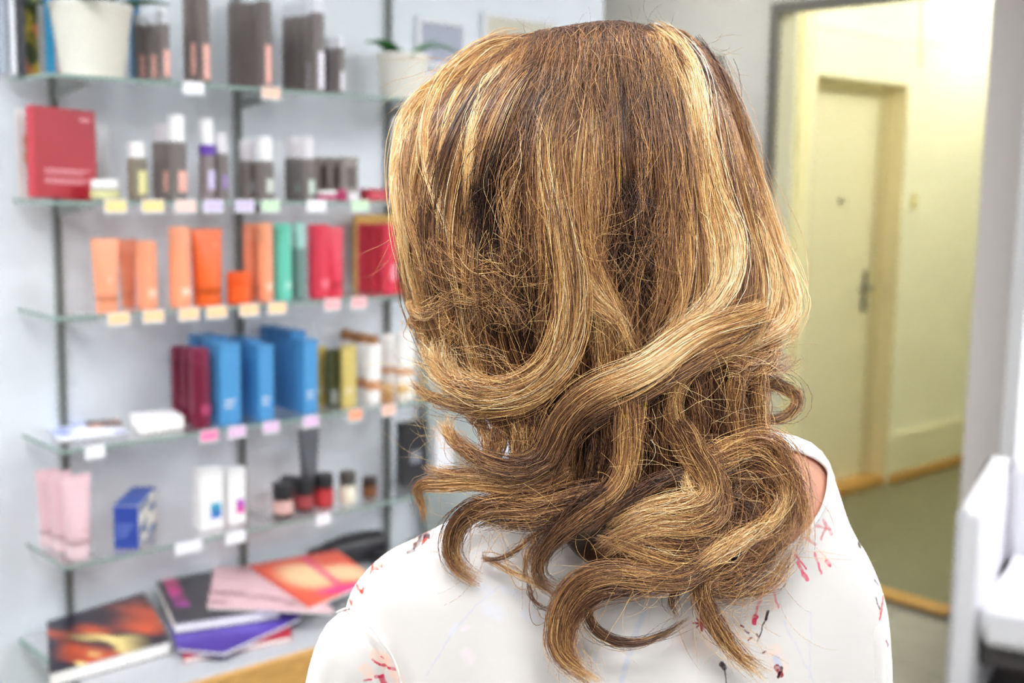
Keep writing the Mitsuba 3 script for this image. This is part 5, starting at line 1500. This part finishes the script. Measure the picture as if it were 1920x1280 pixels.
# lower right: barrel curl
lock([(1262, 790), (1296, 850), (1328, 900), (1326, 932), (1284, 944), (1224, 952), (1172, 970), (1135, 992)], 25, [.46, .56, .6, .72, .84, .8, .6], 330, 32, frizz=2.5)
lock([(1290, 820), (1344, 915), (1346, 962), (1302, 982), (1234, 986), (1182, 1000), (1146, 1020), (1118, 1042)], 26, [.4, .46, .5, .64, .78, .66, .5], 340, 28, frizz=2.5)
lock([(1345, 950), (1336, 1006), (1294, 1022), (1240, 1016), (1190, 1010), (1148, 1016)], 22, [.36, .4, .46, .52, .48], 220, 22, frizz=3)
lock([(1276, 884), (1286, 905), (1294, 925), (1298, 940)], 9, [.7, .9, .9, .75], 60, 36)
lock([(1284, 884), (1230, 904), (1172, 938), (1120, 982), (1085, 1006)], 10, [.34, .34, .34, .36], 140, 40, frizz=1.8)
lock([(1370, 1000), (1322, 1046), (1270, 1058), (1212, 1038), (1158, 1016), (1112, 1004)], 17, [.4, .46, .52, .56, .54], 190, 26, frizz=3)
lock([(1345, 1040), (1286, 1082), (1214, 1082), (1150, 1074), (1098, 1086), (1068, 1112), (1049, 1152), (1043, 1204), (1058, 1236), (1088, 1260), (1128, 1282)], 20, [.38, .5, .56, .52, .46, .5, .56, .7], 360, 30, frizz=2, prof=([0, .3, .6, .85, 1], [1, 1, 1.0, .8, .4]))
lock([(1300, 1060), (1205, 1098), (1132, 1112), (1088, 1140), (1066, 1180), (1064, 1222), (1084, 1258), (1106, 1290)], 15, [.34, .44, .4, .42, .56, .66], 190, 22, frizz=2)
lock([(1180, 1085), (1125, 1108), (1102, 1146), (1116, 1178), (1150, 1200), (1196, 1205), (1246, 1188), (1294, 1158)], 8, [.34, .34, .34, .36, .4, .36], 130, 10, frizz=1.6)
lock([(1344, 1005), (1322, 1056), (1316, 1102), (1331, 1150), (1358, 1195), (1392, 1236), (1440, 1272)], 16, [.4, .46, .5, .56, .66, .74], 210, 22, frizz=2.2, spread=.6, prof=([0, .3, .6, .85, 1], [1, 1, .9, .6, .4]))
lock([(1302, 1072), (1270, 1102), (1260, 1130), (1270, 1162)], 6, [.3, .28, .3, .36], 60, 14)
lock([(1300, 1068), (1343, 1037), (1389, 1010), (1438, 982), (1468, 940), (1466, 905)], 18, [.5, .78, .8, .7, .62], 250, 36, frizz=2.6)
lock([(1318, 1092), (1372, 1078), (1420, 1056), (1458, 1020), (1480, 985)], 22, [.42, .46, .48, .5], 190, 24, frizz=4)
lock([(1330, 1106), (1390, 1110), (1440, 1092), (1472, 1060), (1488, 1020)], 14, [.5, .5, .55, .58], 80, 20, frizz=5, spread=.6)
lock([(1330, 960), (1370, 950), (1400, 970), (1390, 1010), (1350, 1030)], 24, [.4, .44, .46, .44], 150, 18, frizz=3)
# lower left
lock([(1178, 740), (1182, 820), (1172, 885), (1150, 925), (1096, 964), (1040, 1008), (1011, 1050), (1014, 1088), (1054, 1112)], 19, [.5, .56, .58, .52, .40, .38, .4, .42], 360, 32, frizz=1.8)
lock([(1145, 915), (1092, 944), (1052, 984), (1026, 1020), (1012, 1062)], 12, [.32, .32, .34, .36], 110, 34)
lock([(1135, 925), (1072, 936), (1001, 952), (931, 948), (884, 960), (857, 985), (844, 1021), (850, 1052), (872, 1076), (905, 1094)], 19, [.4, .44, .5, .5, .42, .36, .4, .5, .6], 380, 14, frizz=2, prof=([0, .3, .6, .85, 1], [1.1, 1, .9, .8, .5]))
lock([(1110, 940), (1040, 968), (980, 978), (930, 975), (890, 990)], 16, [.34, .36, .4, .4], 130, 8, frizz=3)
lock([(1070, 875), (1012, 903), (954, 913), (884, 904), (825, 907, 30), (787, 907, 50), (780, 922, 50), (790, 945, 40), (796, 984, 30)], 13, [.5, .56, .64, .66, .66, .6, .62], 220, 10, frizz=2.4, prof=([0, .3, .6, .8, 1], [1.1, 1, 1, .7, .2]))
lock([(1045, 856), (960, 890), (884, 889), (830, 886, 30), (802, 878, 50), (794, 868, 55)], 13, [.5, .58, .64, .66, .6], 170, 12, frizz=2.4)
lock([(1060, 900), (1000, 925), (930, 932), (880, 944)], 10, [.4, .5, .56, .5], 90, 10)
lock([(1040, 985), (1000, 1004), (975, 1024), (945, 1044), (918, 1050), (905, 1043), (909, 1030)], 4, [.4, .38, .34, .34], 34, 4, frizz=2)
lock([(900, 1046), (935, 1058), (975, 1078), (1020, 1100), (1060, 1136)], 3, [.4, .55, .6, .6], 26, 4, frizz=2.5, spread=1.5)
lock([(1015, 985), (1000, 1020), (985, 1055), (983, 1092)], 6, [.4, .5, .55, .5], 30, 2, frizz=2.5)
lock([(990, 1090), (1005, 1130), (1040, 1146), (1070, 1142)], 4, [.4, .4, .36], 14, 2, frizz=2)


lock([(900, 738, 35), (850, 722, 60), (820, 692, 80), (804, 660, 90), (797, 630, 95)], 19, [.6, .7, .8, .9], 60, 38, frizz=3, sd=.16, spread=1.2, prof=([0, .5, 1], [1, 1, .9]))
lock([(905, 864, 20), (862, 838, 45), (838, 808, 60), (824, 772, 70)], 10, [.5, .6, .74, .85], 60, 38, frizz=2.5, spread=1.2)
lock([(890, 770, 35), (840, 755, 55), (795, 735, 75), (755, 708, 90)], 7, [.6, .7, .8], 40, 24, frizz=2.5, spread=1.4)


# loose single hairs
def flyaway(n, box_, length, direction, spread, off, tones, curl=.5, r=(.3, .5)):
    u = rng.uniform(box_[0], box_[2], n); v = rng.uniform(box_[1], box_[3], n)
    k = 14
    L = rng.uniform(length[0], length[1], n)
    a0 = np.radians(direction) + rng.normal(0, np.radians(spread), n)
    bend = rng.normal(0, 1, n) * curl if curl > 0 else curl * rng.uniform(.3, 1.3, n)
    x = np.linspace(0, 1, k)[None]
    an = a0[:, None] + bend[:, None] * (x - .3) + smooth_noise(n, k, .12)
    du = np.cumsum(np.cos(an), 1) * (L / k)[:, None]
    dv = np.cumsum(np.sin(an), 1) * (L / k)[:, None]
    U = np.stack([u[:, None] + du, v[:, None] + dv, np.zeros((n, k))], -1)
    U[..., 2] = env(U[..., 0], U[..., 1]) + off + rng.uniform(-6, 12, (n, 1)) + smooth_noise(n, k, 4)
    t = rng.uniform(tones[0], tones[1], (n, 1)) + 0 * x
    return U, rng.uniform(*r, (n, 1)) * np.interp(x, [0, .7, 1], [1, .9, .3]), t


sets = [flyaway(130, (860, 280, 1260, 560), (80, 230), 90, 28, 12, (.4, .8), .9),
        flyaway(120, (880, 420, 1120, 720), (50, 160), 60, 60, 14, (.4, .85), 1.4),
        flyaway(80, (1120, 380, 1280, 650), (60, 180), 100, 40, 10, (.35, .7), 1.0),
        flyaway(60, (1100, 640, 1420, 900), (60, 170), 30, 50, 40, (.5, .95), 1.2),
        flyaway(70, (900, 80, 1260, 220), (50, 160), 90, 40, 8, (.3, .75), .8),
        flyaway(60, (800, 660, 1020, 760), (50, 150), 190, 30, 30, (.6, .95), 1.2),
        flyaway(60, (860, 880, 1150, 1010), (60, 180), 120, 60, 25, (.45, .8), 1.6),
        flyaway(90, (1150, 930, 1480, 1120), (50, 170), 100, 60, 40, (.5, .85), 1.4),
        flyaway(45, (1380, 850, 1500, 1050), (60, 170), 100, 40, 20, (.5, .75), 1.2),
        flyaway(26, (985, 60, 1270, 80), (30, 85), -100, 50, -30, (.15, .5), 1.4, (.25, .4)),
        flyaway(24, (820, 100, 980, 150), (60, 170), 165, 18, 0, (.6, .9), -.8, (.25, .45)),
        flyaway(22, (1250, 70, 1340, 130), (40, 100), 30, 30, -20, (.3, .7), 1.0, (.25, .4)),
        flyaway(18, (1400, 380, 1460, 480), (60, 130), 70, 25, 0, (.6, .8), .8, (.25, .4)),
        flyaway(16, (735, 300, 790, 500), (80, 180), 95, 20, 10, (.6, .8), .8, (.25, .4)),
        flyaway(30, (790, 700, 860, 860), (40, 110), 215, 35, 10, (.6, .9), 1.0, (.25, .4)),
        flyaway(30, (1040, 1120, 1120, 1240), (50, 110), 80, 40, 20, (.5, .8), 1.2, (.3, .45)),
        flyaway(30, (1320, 1080, 1420, 1200), (50, 120), 60, 35, 20, (.5, .8), 1.0, (.3, .45))]
U = np.concatenate([q[0] for q in sets]); rad = np.concatenate([q[1] for q in sets]); Tn = np.concatenate([q[2] for q in sets])
mesh, col = strand_mesh(U, rad, Tn)
kf = part(hair_key, 'flyaways', mesh, 'hair_bsdf', smooth=True, color=col)
labels[kf] = {'label': 'loose single hairs', 'kind': 'stuff'}
